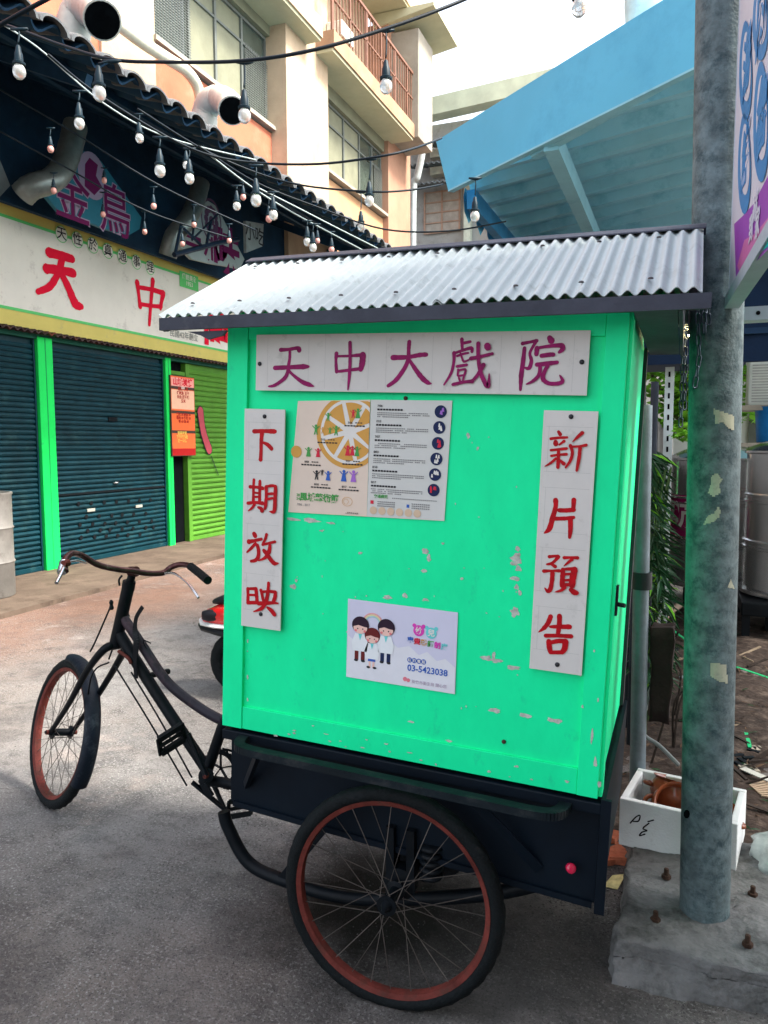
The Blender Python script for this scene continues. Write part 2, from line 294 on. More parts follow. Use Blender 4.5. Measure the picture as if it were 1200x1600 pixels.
a = MB(); N = 60
edge = [(-6.05+.12*math.sin(i*.35)+random.uniform(-.03, .03), -8+i*.55) for i in range(N)]
vs = [(x, y, z) for x, y in edge for z in (-.02, .05)] + [(-7.62, y, .055) for x, y in edge]
fs = []
for i in range(N-1):
    fs.append((2*i, 2*i+2, 2*i+3, 2*i+1)); fs.append((2*i+1, 2*i+3, 2*N+i+1, 2*N+i))
a.add(vs, fs); tag(a.build('pavement', APR), kind='structure')

# ================================================================== TRICYCLE
tri = thing('cargo_tricycle', 'black vintage cargo tricycle with rusty handlebar and red rims carrying the green box', 'tricycle', (-.755, 2.49, 0))
def tyre(mb, c, Rr, r, ax, ay, nrm, seg=64, flatten=0):
    c = Vector(c); ax = Vector(ax); ay = Vector(ay); nrm = Vector(nrm); m_ = 14
    vs = []
    for i in range(seg):
        a_ = 2*math.pi*i/seg; d = ax*math.cos(a_)+ay*math.sin(a_)
        for k in range(m_):
            b_ = 2*math.pi*k/m_; rr = Rr+r*math.cos(b_)
            if abs(b_) < 1 or b_ > 5.3: rr += (.0022 if (i+k) % 2 else -.0022)
            p = c+d*rr+nrm*(r*1.0*math.sin(b_))
            if p.z < .002: p.z = .002
            vs.append(p)
    fs = [(i*m_+k, ((i+1) % seg)*m_+k, ((i+1) % seg)*m_+(k+1) % m_, i*m_+(k+1) % m_) for i in range(seg) for k in range(m_)]
    mb.add(vs, fs)
def ring(mb, c, r1, r2, wd, ax, ay, nrm, seg=64):
    c = Vector(c); ax = Vector(ax); ay = Vector(ay); nrm = Vector(nrm)
    prof = [(r1, -wd), (r2, -wd*.75), (r2-.003, 0), (r2, wd*.75), (r1, wd), (r1+.004, 0)]; m_ = len(prof)
    vs = [c+(ax*math.cos(2*math.pi*i/seg)+ay*math.sin(2*math.pi*i/seg))*q+nrm*z for i in range(seg) for q, z in prof]
    mb.add(vs, [(i*m_+k, ((i+1) % seg)*m_+k, ((i+1) % seg)*m_+(k+1) % m_, i*m_+(k+1) % m_) for i in range(seg) for k in range(m_)])
def wheel(name, c, nrm, ay, Rad, tr, ns=30, label=None, hubw=.045):
    nrm = Vector(nrm).normalized(); ay = Vector(ay); ay = (ay-nrm*ay.dot(nrm)).normalized(); ax = ay.cross(nrm)
    c = Vector(c)
    t_ = MB(); tyre(t_, c, Rad-tr, tr, ax, ay, nrm); root = t_.build(name, RUBBER, tri, True)
    root.name = 'wheel'
    if label: root['label'] = label
    rm = MB(); ring(rm, c, Rad-tr*1.7, Rad-tr*1.7-.014, tr*.8, ax, ay, nrm); rm.build('rim', RIMRED, root, True, auto=50)
    Mh = plane_M(c, ax, ay)
    h = MB(); h.lathe([(.006, -hubw-.02), (.008, -hubw-.012), (.016, -hubw-.01), (.017, -hubw), (.03, -hubw), (.03, -hubw+.006), (.017, -hubw+.01), (.017, hubw-.01), (.03, hubw-.006), (.03, hubw), (.017, hubw), (.012, hubw+.012), (.006, hubw+.03)], 16, Mh)
    h.build('hub', BLACKMET, root, True, auto=30)
    proto = None
    for i in range(ns):
        s_ = 1 if i % 2 else -1; a1 = 2*math.pi*i/ns; a0 = a1+(.9 if (i//2) % 2 else -.9)
        p0 = c+(ax*math.cos(a0)+ay*math.sin(a0))*.027+nrm*(s_*(hubw-.004)); p1 = c+(ax*math.cos(a1)+ay*math.sin(a1))*(Rad-tr*1.75-.014)
        MB().tube([p0, p1], .0014, 4).build('spoke', STEEL, root)
    return root
wheel('wheel', (-.757, 2.0, .325), (.05, -1, .02), (0, 0, 1), .335, .023, 28, 'rear wheel nearest the camera with flat tyre and red rim')
wheel('wheel', (-.757, 2.98, .335), (0, -1, 0), (0, 0, 1), .333, .02, 24)
az = R(63); fwd = Vector((-math.sin(az), math.cos(az), 0)); lat = Vector((math.cos(az), math.sin(az), 0))   # lat: far side
lean = R(14); wup = (Vector((0, 0, 1))*math.cos(lean)+lat*math.sin(lean)); wn = wup.cross(fwd)
HUB = Vector((-2.675, 2.60, 0))+wup*.335
wheel('wheel', HUB, wn, wup, .335, .025, 32, 'steered front wheel with red rim')
# frame tubes
def T(pts, r, name='tube', m=BLACKMET, par=None, seg=12, k=6, label=None):
    o = MB().tube(smoothpts(pts, k), r, seg).build(name, m, par or tri, True, auto=50)
    if label: o['label'] = label
    return o
Yc = 2.50
def q(px, py, y=Yc): return PY(px, py, y)
T([q(201, 915), q(180, 1008)], .025, 'head_tube')
MB().tube([q(202, 908), q(200, 921)], .026, 14).build('headset_cup', BLACKMET, tri, True, auto=40)
MB().tube([q(184, 990), q(181, 1003)], .025, 14).build('headset_cup', BLACKMET, tri, True, auto=40)
T([q(209, 888), q(201, 918)], .016, 'stem')
T([q(191, 962), q(222, 1008), q(262, 1066), q(312, 1106), q(352, 1128), q(368, 1133)], .020, 'top_tube', mat('worn_purple_black_tube', (.022, .018, .026), .4, var=.4, scale=10, dirt=(.09, .05, .06), damt=.3, dscale=8))
T([q(184, 986), q(220, 1045), q(262, 1110), q(322, 1200)], .0235, 'down_tube')
T([q(352, 1122), q(318, 1222)], .022, 'seat_tube')
T([q(316, 1222), q(345, 1222), q(420, 1240), q(520, 1268)], .021, 'chain_stay')
MB().tube([q(322, 1212, 2.44), q(322, 1212, 2.58)], .03, 16).build('bottom_bracket', BLACKMET, tri, True, auto=40)
# handlebar
hb = [(88+14, 893, 2.70), (101, 876, 2.74), (112, 865, 2.8), (128, 868, 2.88), (152, 882, 2.94), (180, 889, 3.0), (205, 892, 3.04), (232, 896, 3.09), (255, 895, 3.12), (268, 886, 3.13), (283, 882, 3.12), (298, 885, 3.08), (310, 894, 3.02)]
T([PD(*h) for h in hb], .0118, 'handlebar', RUSTPINK)
T([PD(298, 885, 3.08), PD(312, 896, 3.01), PD(325, 907, 2.94)], .0165, 'grip', RUBBER)
MB().tube([PD(100, 878, 2.73), PD(96, 895, 2.70)], .016, 12).build('brake_clamp', CHROME, tri, True, auto=40)
MB().tube([PD(107, 879, 2.72), PD(99, 881, 2.70)], .013, 10).build('clamp_bolt', RIMRED, tri, True, auto=40)
T([PD(100, 885, 2.70), PD(95, 897, 2.66), PD(88, 911, 2.62)], .0065, 'brake_lever', CHROME)
T([PD(104, 879, 2.72), PD(120, 876, 2.78), PD(134, 880, 2.84)], .004, 'brake_lever', CHROME)
T([PD(258, 896, 3.1), PD(272, 896, 3.06), PD(290, 908, 3.0), PD(302, 922, 2.95), PD(310, 934, 2.92)], .0052, 'brake_lever', CHROME)
MB().tube([q(203, 893), q(214, 893)], .021, 12).build('stem_clamp', RUSTPINK, tri, True, auto=40)
T([q(191, 899, 2.46), q(186, 906, 2.45), q(187, 915, 2.45)], .004, 'bell_bracket')
# fork: crown and two blades
crown = q(179, 1012)
for sgn in (-1, 1):
    e = HUB+wn*(.05*(-sgn)); k = crown+lat*(.045*sgn)
    k2 = k+(HUB-crown)*.22+fwd*.0+lat*(.018*sgn)
    T([crown+Vector((0, 0, .01)), k, k2, (k2+e)/2+fwd*(-.012), e], [.014]*25, 'fork_blade', k=6) if False else MB().tube(smoothpts([crown+Vector((0, 0, .01)), k, k2, (k2+e)/2-fwd*.012, e], 6), [.019-.0004*i*.9 for i in range(25)], 10).build('fork_blade', BLACKMET, tri, True, auto=50)
    MB().tube([e-wn*.02, e+wn*.02], .011, 10).build('axle_nut', RIMRED, tri, True, auto=40)
# front mudguard: arched strip over the tyre from the front to low at the rear
FM = mat('faded_blue_black_mudguard', (.005, .009, .016), .5, var=.4, scale=8, bump=.2, dirt=(.05, .065, .08), damt=.28, dscale=12)
gd = MB(); n_ = 26; prof = [(-.036, -.02), (-.030, .0), (-.015, .008), (0, .010), (.015, .008), (.030, .0), (.036, -.02)]
vs = []
for i in range(n_+1):
    a_ = R(98)-R(98+26)*i/n_; d = fwd*math.cos(a_)*1+wup*math.sin(a_)
    d = -fwd*math.cos(a_)*1+wup*math.sin(a_)
    for x_, h_ in prof: vs.append(HUB+d*(.348+h_)+wn*x_)
for i in range(n_+1):
    a_ = R(98)-R(98+26)*i/n_; d = -fwd*math.cos(a_)+wup*math.sin(a_)
    for x_, h_ in prof: vs.append(HUB+d*(.345+h_)+wn*x_*.97)
P_ = len(prof); H_ = (n_+1)*P_
for i in range(n_):
    for k in range(P_-1):
        f = (i*P_+k, i*P_+k+1, (i+1)*P_+k+1, (i+1)*P_+k); gd.f.append(f); gd.f.append(tuple(H_+j for j in reversed(f)))
for i in range(n_):
    gd.f.append((i*P_, (i+1)*P_, H_+(i+1)*P_, H_+i*P_)); gd.f.append((i*P_+P_-1, H_+i*P_+P_-1, H_+(i+1)*P_+P_-1, (i+1)*P_+P_-1))
gd.f.append(tuple(range(P_-1, -1, -1))+tuple(H_+k for k in range(P_))); gd.f.append(tuple(n_*P_+k for k in range(P_))+tuple(H_+n_*P_+k for k in range(P_-1, -1, -1)))
gd.v = vs; gd.build('mudguard', FM, tri, True, auto=60)
# brake rods, straps, fittings on the frame
for pts in ([(174, 945, 2.44), (150, 1000, 2.44), (141, 1018, 2.44)], [(199, 958, 2.56), (185, 990, 2.56), (170, 1030, 2.56)], [(178, 1038, 2.46), (235, 1130, 2.46), (292, 1228, 2.46)], [(205, 1050, 2.52), (250, 1125, 2.52), (300, 1215, 2.52)], [(130, 1175, 2.6), (142, 1060, 2.58), (170, 1035, 2.55)]):
    T([PY(*p) for p in pts], .0036, 'brake_rod')
for p in ((174, 945, 2.44), (199, 958, 2.56)):
    c_ = PY(*p); MB().lathe([(.007, -.02), (.010, -.012), (.006, 0), (.009, .01), (.004, .02)], 8, Matrix.Translation(c_)).build('rod_end', BLACKMET, tri)
st_ = MB(); pp = smoothpts([PY(*p) for p in ((223, 948, 2.47), (213, 965, 2.47), (211, 985, 2.47), (213, 1003, 2.46), (211, 1035, 2.46), (213, 1060, 2.46))], 6)
for i in range(len(pp)-1): st_.beam(pp[i], pp[i+1], .016+.012*max(0, math.sin(i*.21-1.8)), .004, (0, 1, 0))
st_.build('frame_strap', BLACKMET, tri)
T([PY(232, 1056, 2.5), PY(263, 1049, 2.62)], .012, 'peg', RUBBER)
T([PY(185, 1017, 2.47), PY(200, 1028, 2.47), PY(205, 1037, 2.47)], .007, 'rod_pivot', RIMRED)
T([PY(236, 1005, 2.5), PY(224, 1003, 2.49), PY(246, 1042, 2.5)], .0025, 'cable')
# drive train
BBc = PY(322, 1212, 2.51)
cr_ = MB(); cc = PY(345, 1200, 2.62); NT = 30; vs = []
for i in range(NT*2): 
    rr = .086 if i % 2 else .078
    for y_ in (-.002, .002): vs.append(cc+Vector((rr*math.cos(math.pi*i/NT), y_, rr*math.sin(math.pi*i/NT))))
    for y_ in (-.002, .002): vs.append(cc+Vector((.058*math.cos(math.pi*i/NT), y_, .058*math.sin(math.pi*i/NT))))
for i in range(NT*2):
    j = (i+1) % (NT*2); cr_.f += [(4*i, 4*j, 4*j+2, 4*i+2), (4*i+1, 4*i+3, 4*j+3, 4*j+1), (4*i, 4*i+1, 4*j+1, 4*j), (4*i+2, 4*j+2, 4*j+3, 4*i+3)]
cr_.v = vs
for k in range(5):
    a_ = 2*math.pi*k/5+.3; cr_.beam(cc, cc+Vector((.06*math.cos(a_), 0, .06*math.sin(a_))), .004, .012, (0, 1, 0))
cr_.build('chainring', BLACKMET, tri)
ch = MB()
for s_, z_ in ((1, .083), (-1, -.083)):
    p0 = cc+Vector((.01, 0, z_)); p1 = Vector((-.75, cc.y, .32+(.045 if s_ > 0 else -.045)))
    n2 = 60
    for i in range(n2):
        a_ = p0.lerp(p1, i/n2); b_ = p0.lerp(p1, (i+.8)/n2); ch.beam(a_, b_, .008 if i % 2 else .005, .009)
tag(ch.build('chain', BLACKMET, tri), kind='stuff')
for (e0, e1, yy) in (((322, 1212), (294, 1146), 2.42), ((330, 1216), (353, 1270), 2.60)):
    p0 = PY(*e0, yy); p1 = PY(*e1, yy); MB().tube([p0, p0.lerp(p1, .5), p1], [.013, .009, .011], 8).build('crank_arm', BLACKMET, tri, True, auto=40)
    MB().lathe([(.008, -.012), (.012, 0), (.008, .012)], 8, Matrix.Translation(p0) @ Matrix.Rotation(R(90), 4, 'X')).build('cotter_pin', RIMRED, tri)
def pedal(c, t, u):
    c = Vector(c); t = Vector(t).normalized(); out_ = MB()
    n3 = Vector(u).normalized()
    for s_ in (-1, 1):
        out_.beam(c-t*.05+n3*.03*s_, c+t*.05+n3*.03*s_, .02, .022, n3.cross(t))
    out_.beam(c-t*.05-n3*.035, c-t*.05+n3*.035, .008, .02); out_.beam(c+t*.05-n3*.035, c+t*.05+n3*.035, .008, .02); out_.tube([c-t*.055, c+t*.055], .008, 8)
    return out_.build('pedal', RUBBER, tri)
pedal(PY(268, 1155, 2.36), PY(293, 1142, 2.41)-PY(246, 1172, 2.31), (0, -.2, 1))
pedal(PY(375, 1262, 2.66), (.9, .5, .1), (0, .4, 1))
MB().beam(PY(300, 1222, 2.42), PY(352, 1265, 2.46), .02, .01).beam(PY(318, 1225, 2.4), PY(330, 1245, 2.4), .01, .03).build('chain_bracket', BLACKMET, tri)
# bent under-frame rails, axle, springs
for yy in (2.22, 2.76):
    T([(-1.47, yy, .36), (-1.45, yy, .30), (-1.37, yy, .19), (-1.22, yy, .155), (-1.0, yy, .145), (-.74, yy, .20), (-.5, yy, .27), (-.3, yy, .36)], .022, 'under_rail')
    MB().beam((-1.24, yy, .16), (-1.02, yy, .45), .03, .03).build('rail_strut', BLACKMET, tri)
    sp = MB()
    for k in range(5): sp.beam((-.75-.16+.02*k, yy, .36+.012*k), (-.75+.16-.02*k, yy, .36+.012*k), .045, .010)
    sp.box((-.80, yy-.035, .28), (-.70, yy+.035, .46)); sp.lathe([(.05, -.04), (.06, 0), (.05, .04)], 12, Matrix.Translation((-.65, yy, .36)) @ Matrix.Rotation(R(90), 4, 'X'))
    sp.build('leaf_spring', BLACKMET, tri)
for yy in (2.10, 2.88):
    MB().lathe([(.02, -.03), (.045, -.025), (.05, .0), (.05, .03), (.02, .035)], 16, Matrix.Translation((-.757, yy, .327)) @ Matrix.Rotation(R(90), 4, 'X')).build('bearing_block', BLACKMET, tri, True, auto=40)
    MB().box((-.80, yy-.03, .34), (-.775, yy+.03, .50)).build('hanger_plate', BLACKMET, tri); MB().box((-.735, yy-.03, .34), (-.71, yy+.03, .50)).build('hanger_plate', BLACKMET, tri)
    for k in range(5): MB().lathe([(.03, -.008), (.038, 0), (.03, .008)], 12, Matrix.Translation((-.665, yy, .36+.022*k))).build('spring_coil', BLACKMET, tri, True)
MB().tube([(-.757, 2.02, .325), (-.757, 2.96, .335)], .016, 12).build('axle', BLACKMET, tri, True, auto=40)
MB().lathe([(.04, -.05), (.055, -.04), (.055, .04), (.04, .05)], 18, Matrix.Translation((-.757, 2.5, .33)) @ Matrix.Rotation(R(90), 4, 'X')).build('freewheel', BLACKMET, tri, True, auto=40)
# platform and skirt (leans with the box)
TH = .041
TB = Matrix.Translation((-1.363, 2.06, .744)) @ Matrix.Rotation(TH, 4, 'Y')      # box frame: x along, y deep, z up
pl = MB(TB)
for a_, b_ in (((-.0, .0, -.045), (1.19, .86, -.012)),): pl.bevbox(a_, b_, .004)
pl.build('platform', NAVY, tri)
sk = MB(TB)
def skirt_poly(x0, x1, zl, zr, y0, th): sk.prism([(x0, y0, -.046), (x1, y0, -.046), (x1, y0, zr), (x0, y0, zl)], (0, 1, 0), th)
skirt_poly(.025, 1.185, -.265, -.315, .035, .012)
sk.build('skirt_panel', NAVY, tri)
sk = MB(TB); skirt_poly(.025, 1.185, -.265, -.315, .815, .012); sk.build('skirt_panel', NAVY, tri)
sk = MB(TB); sk.box((.012, .04, -.27), (.022, .82, -.046)); sk.build('end_panel', NAVY, tri)
sk = MB(TB); sk.box((1.188, .0, -.325), (1.20, .86, .0)); sk.box((1.20, .0, -.325), (1.215, .012, -.0)); sk.build('tail_board', NAVY, tri)
MB(TB).beam((.03, .03, -.27), (1.18, .03, -.318), .012, .018).beam((.6, .028, -.05), (.6, .028, -.29), .012, .02).beam((.30, .028, -.05), (.30, .028, -.275), .012, .02).build('skirt_stiffener', NAVY, tri)
# side rail with rounded ends
rl = MB(TB); z0_, z1_ = -.04, -.05
path = smoothpts([(.11, .03, -.03), (.085, .0, -.03), (.10, -.055, -.03), (.15, -.075, -.03), (.3, -.078, -.03), (.6, -.078, -.032), (.9, -.078, -.034), (1.03, -.075, -.036), (1.08, -.055, -.036), (1.095, .0, -.036), (1.07, .03, -.036)], 6)
for i in range(len(path)-1): rl.beam(path[i], path[i+1].lerp(path[i], -.05), .034, .022)
rl.build('side_rail', mat('dusty_black_rail', (.006, .011, .015), .6, var=.3, scale=10, dirt=(.035, .037, .037), damt=.35, dscale=10), tri)
MB(TB).beam((.17, -.065, -.045), (.075, .03, -.2), .014, .024).build('rail_brace', NAVY, tri)
MB(TB).beam((.86, -.065, -.048), (1.03, .03, -.25), .014, .028).build('rail_brace', NAVY, tri)
rf = PY(891, 1356, 2.07)
MB().lathe([(.0, -.015), (.009, -.013), (.013, -.004), (.014, .010), (.011, .013)], 14, Matrix.Translation(rf) @ Matrix.Rotation(R(70), 4, 'X') @ Matrix.Rotation(R(25), 4, 'Y')).build('reflector', mat('red_reflector', (.6, .01, .06), .2, var=.1, bump=0, coat=1), tri, True)

# ================================================================== GREEN BOX ON THE TRICYCLE
bx = thing('display_box', 'jade green wooden advertising box with corrugated roof standing on the tricycle', 'box', TB @ Vector((.6, .43, 0)))
W_, H2, D_ = 1.178, 1.285, .86
p = MB(TB); p.box((.02, .012, .01), (W_-.02, .022, H2-.01)); p.build('front_panel', GREEN, bx)
for nm, a_, b_ in (('stile', (0, 0, 0), (.072, .014, H2)), ('stile', (W_-.056, 0, 0), (W_, .014, H2)), ('bottom_rail', (.0725, .003, 0), (W_-.0565, .015, .073)), ('top_rail', (.0725, .003, H2-.06), (W_-.0565, .015, H2))):
    p = MB(TB); p.bevbox(a_, b_, .0018); p.build(nm, GREEN, bx)
p = MB(TB); p.box((W_-.012, .0145, .0), (W_-.002, D_-.01, H2)); p.build('side_panel', GREEN, bx)
p = MB(TB); p.box((0, .0145, 0), (.012, D_-.01, H2)); p.build('side_panel', GREEN, bx)
p = MB(TB); p.box((.0, D_-.01, 0), (W_, D_, H2)); p.build('back_panel', GREEN, bx)
p = MB(TB); p.bevbox((W_-.002, .015, 0), (W_+.010, .07, H2), .002); p.build('corner_trim', GREEN, bx)
p = MB(TB); p.box((W_-.0015, .0725, H2*.55), (W_+.006, .12, H2-.005)); p.build('bare_wood_strip', WOOD, bx)
p = MB(TB); p.box((W_-.002, D_-.06, 0), (W_+.01, D_-.011, H2)); p.build('corner_trim', mat('dark_wood_trim', (.06, .05, .06), .8), bx)
h = MB(TB); h.box((W_+.01, .02, .50), (W_+.016, .045, .58)); h.tube([(W_+.016, .03, .53), (W_+.035, .02, .53)], .006, 8); h.build('latch', BLACKMET, bx)
# gable ends under the roof
for x_ in (.006, W_-.014):
    p = MB(TB); p.prism([(x_, .0, H2+.001), (x_, D_, H2+.001), (x_, D_/2, H2+.24)], (1, 0, 0), .008); p.build('gable_board', GREEN, bx)
# roof: front and rear slopes of corrugated sheet
X0, X1 = -.170, 1.343; ye, yr = -.11, D_/2; ze, zr = H2+.012, H2+.285
TR = TB @ Matrix.Translation((.6, 0, H2)) @ Matrix.Rotation(-.019, 4, 'Y') @ Matrix.Translation((-.6, 0, -H2))
pitch = .0365
def roof(name, xa, xb, yA, yB, zA, zB, lift=0):
    m_ = MB(TR); L_ = xb-xa; na = int(L_/pitch*8)
    m_.wave((xa, yA, zA+lift), (L_, 0, 0), (0, yB-yA, zB-zA), na, 6, lambda u, v: .0068*math.sin((xa+u*L_)/pitch*2*math.pi)+.0009*math.sin(v*9+u*23), .0025)
    return m_.build(name, ROOFW, bx, True, auto=60)
roof('roof_sheet', X0, .72, ye, yr, ze, zr)
roof('roof_sheet', .69, X1, ye, yr, ze, zr, .0045)
roof('roof_sheet', X0, X1, D_+.02, yr, ze+.07, zr)
p = MB(TR); p.beam((X0+.005, ye+.0, ze-.024), (X1+.02, ye+.0, ze-.024), .014, .036); p.build('eave_board', DARKTRIM, bx)
p = MB(TR); dn = Vector((0, yr-ye, zr-ze)).normalized(); dn2 = Vector((0, -(yr-ye), zr-ze)).normalized()
rg0 = Vector((X0-.005, yr, zr+.016)); 
p.prism([rg0, rg0-dn*.045, rg0-dn*.045+Vector((0, 0, -.004)), rg0+Vector((0, 0, -.006)), rg0-dn2*.045+Vector((0, 0, -.004)), rg0-dn2*.045], (1, 0, 0), X1-X0+.012)
p.build('ridge_cap', DARKTRIM, bx)
for x_ in (X0+.012, X1-.02):
    p = MB(TR); p.beam((x_, ye+.01, ze-.03), (x_, yr, zr-.03), .018, .03); p.beam((x_, D_+.02, ze+.04), (x_, yr, zr-.03), .018, .03); p.build('rake_batten', DARKTRIM, bx)
p = MB(TR); p.prism([(X1-.05, ye+.02, ze-.041), (X1-.05, D_+.02, ze-.041), (X1-.05, D_+.02, ze+.03), (X1-.05, yr, zr-.03)], (1, 0, 0), .01); p.build('added_dark_overhang', DARKTRIM, bx)  # dark board added to hide the lit underside of the rear slope
p = MB(TR); p.box((W_+.014, ye+.02, ze-.040), (X1-.052, D_+.02, ze-.032)); p.build('added_dark_soffit', DARKTRIM, bx)  # dark sheet added in place of shade under the overhang
p = MB(TR); p.prism([(X0+.10, ye+.003, ze-.048), (X0+.235, ye+.003, ze-.048), (X0+.22, ye+.003, ze-.062), (X0+.17, ye+.003, ze-.072), (X0+.145, ye+.003, ze-.060)], (0, 1, 0), .01); p.build('torn_trim', DARKTRIM, bx)
# paint chips, screws
ch = MB(TB)
spots = [(455, 812, 14, 3), (482, 814, 18, 4), (515, 818, 8, 2), (603, 935, 8, 4), (631, 932, 5, 4), (663, 938, 6, 2), (662, 862, 6, 5), (668, 873, 4, 6), (660, 893, 5, 3), (808, 858, 5, 4), (805, 875, 9, 9), (809, 890, 5, 5), (803, 905, 7, 4), (806, 918, 4, 4), (811, 928, 3, 5), (803, 958, 7, 7), (757, 1030, 9, 4), (775, 1034, 12, 3), (800, 1045, 12, 4), (770, 1112, 10, 4), (820, 1120, 12, 4), (865, 1128, 14, 4), (455, 918, 7, 4), (460, 908, 3, 3), (545, 955, 4, 2), (690, 850, 3, 2), (730, 680, 3, 5), (745, 700, 2, 3), (560, 865, 5, 2), (720, 905, 3, 2), (500, 830, 4, 2), (770, 1026, 3, 6), (640, 1130, 5, 2), (430, 1150, 4, 2), (700, 1160, 6, 2), (930, 1190, 3, 8), (925, 1150, 2, 12), (937, 1225, 3, 5)]
TBi = TB.inverted()
random.seed(33)
for _ in range(26): spots.append((random.choice((random.uniform(350, 372), 384, random.uniform(905, 935))), random.uniform(650, 1120), random.uniform(.8, 2), random.uniform(1, 5)))
for _ in range(22): t_ = random.random(); spots.append((350+t_*585, 1130+t_*115-random.uniform(1, 30)*random.random(), random.uniform(1.5, 5), random.uniform(.8, 1.8)))
for _ in range(40): spots.append((random.uniform(450, 820), random.uniform(640, 1120), random.uniform(.6, 1.6), random.uniform(.6, 2.2)))
for (px, py, rx, ry) in spots:
    for rep in range(3):
        yo_ = -.00008*rep-.0002*random.random()
        c_ = TBi @ PY(px+random.uniform(-1, 1)*rx*.7*(rep > 0), py+random.uniform(-1, 1)*ry*.9*(rep > 0), 2.06); sc_ = (1 if rep == 0 else .35)*.0021
        n_ = 11; on = c_.x > W_-.056
        ring_ = [(c_.x+math.cos(2*math.pi*k/n_)*rx*sc_*random.uniform(.45, 1.1), (-.0006 if on or c_.z < .073 else .0113)+yo_, c_.z+math.sin(2*math.pi*k/n_)*ry*sc_*random.uniform(.45, 1.1)) for k in range(n_)]
        if c_.z < .073 and not on: ring_ = [(x, .0022+yo_, z) for x, y, z in ring_]
        ch.add(ring_, [tuple(range(n_))])
tag(ch.build('chipped_paint', CHIP, bx), kind='stuff')
nl = MB(TB)
for (px, py) in ((786, 1161), (632, 622), (385, 1118), (1, 1)):
    if px > 1:
        c_ = TBi @ PY(px, py, 2.06); nl.lathe([(.006, 0), (.006, .003), (.003, .005), (0, .0055)], 10, Matrix.Translation((c_.x, .011, c_.z)) @ Matrix.Rotation(R(90), 4, 'X'))
tag(nl.build('nail', mat('rusty_nail', (.06, .03, .02), .6), bx), kind='stuff')
tp = MB(TB); tp.box((1.0965, .0105, .33), (1.112, .0117, .61)); tp.build('tape_strip', mat('darker_green_tape', (.01, .42, .17), .4, var=.1), bx)

# hand-lettered boards
WF = 1.18
def gl(mb, key, M, lift0=.0):
    for i, st in enumerate(GLYPHS[key].split(';')):
        pts = [tuple(float(a_)/1000*(WF if n_i == 2 else 1) for n_i, a_ in enumerate(t.split(','))) for t in st.split()]
        ribbon(mb, pts, M, lift0+.00025*i)
Mf = TB @ Matrix(((1, 0, 0, 0), (0, 0, -1, 0), (0, 1, 0, 0), (0, 0, 0, 1)))   # x right, y up, z towards viewer
def board(name, label, x0, x1, z0, z1, chars, m, y0=-.003, tilt=None, screws=()):
    o = thing(name, label, 'sign', TB @ Vector(((x0+x1)/2, y0, z0)), 'hand-lettered white boards on the green box')
    p = MB(TB); pts = tilt or [(x0, y0, z0), (x1, y0, z0), (x1, y0, z1), (x0, y0, z1)]
    p.prism(pts, (0, -1, 0), .005); p.build('board', BOARD, o)
    for c_ in chars:
        b = MB(); gl(b, c_, Mf, -y0+.0055); b.build('character', m, o)
    ln = MB(TB)
    ya = y0-.0052
    for (ax, az, bx_, bz) in guides(x0, x1, z0, z1):
        ln.add([(ax, ya, az), (bx_, ya, bz), (bx_+(.0006 if ax == bx_ else 0), ya, bz+(.0006 if az == bz else 0)), (ax+(.0006 if ax == bx_ else 0), ya, az+(.0006 if az == bz else 0))], [(0, 1, 2, 3)])
    ln.build('pencil_guideline', flat('pencil', (.38, .38, .36)), o)
    for sx_, sz_ in screws:
        MB(TB).lathe([(.0065, 0), (.0065, .002), (.003, .004), (0, .0045)], 10, Matrix.Translation((sx_, y0-.005, sz_)) @ Matrix.Rotation(R(90), 4, 'X')).build('screw', mat('dark_screw', (.04, .04, .045), .5, .5), o)
    return o
def guides(x0, x1, z0, z1):
    out = []; wide = (x1-x0) > (z1-z0); n_ = 5 if wide else 4
    for k in range(n_):
        if wide:
            a_ = x0+(x1-x0)*(.04+.195*k); b_ = a_+(x1-x0)*.14
            for x in (a_, b_): out.append((x, z0+.008, x, z1-.01))
        else:
            a_ = z0+(z1-z0)*(.08+.23*k); b_ = a_+(z1-z0)*.17
            for z in (a_, b_): out.append((x0+.008, z, x1-.01, z))
            out.append((x0+.016, a_, x0+.016, b_))
    return out
board('sign_board', 'wide white board lettered in magenta brush strokes across the top of the green box', .107, 1.085, 1.073, 1.238, ('天', '中', '大', '戲', '院'), BRUSHPUR, screws=((.120, 1.152), (1.068, 1.158)))
board('sign_board', 'tall white board with red brushed characters at the left edge of the green box', .070, .209, .340, 1.017, ('下', '期', '放', '映'), BRUSHRED, screws=((.140, .995), (.140, .385)))
board('sign_board', 'tall white board with red brushed characters at the right edge of the green box', .978, 1.117, .335, 1.033, ('新', '片', '預', '告'), BRUSHRED, screws=((1.049, 1.018), (1.052, .356)))

# posters
def disc(mb, cx, cz, r, lift, M, seg=20, a0=0, a1=2*math.pi, r_in=0, sy=1):
    if r_in:
        n_ = seg; vs = []
        for i in range(n_+1):
            a_ = a0+(a1-a0)*i/n_; vs += [M @ Vector((cx+r_in*math.cos(a_), cz+sy*r_in*math.sin(a_), lift)), M @ Vector((cx+r*math.cos(a_), cz+sy*r*math.sin(a_), lift))]
        mb.add(vs, [(2*i, 2*i+1, 2*i+3, 2*i+2) for i in range(n_)])
    else:
        full = abs(a1-a0) > 6.28; n_ = seg
        vs = [M @ Vector((cx+r*math.cos(a0+(a1-a0)*i/n_), cz+sy*r*math.sin(a0+(a1-a0)*i/n_), lift)) for i in range(n_ if full else n_+1)]
        if not full: vs.append(M @ Vector((cx, cz, lift)))
        mb.add(vs, [tuple(range(len(vs)))])
def rect(mb, x0, z0, x1, z1, lift, M): mb.add([M @ Vector(p_) for p_ in ((x0, z0, lift), (x1, z0, lift), (x1, z1, lift), (x0, z1, lift))], [(0, 1, 2, 3)])
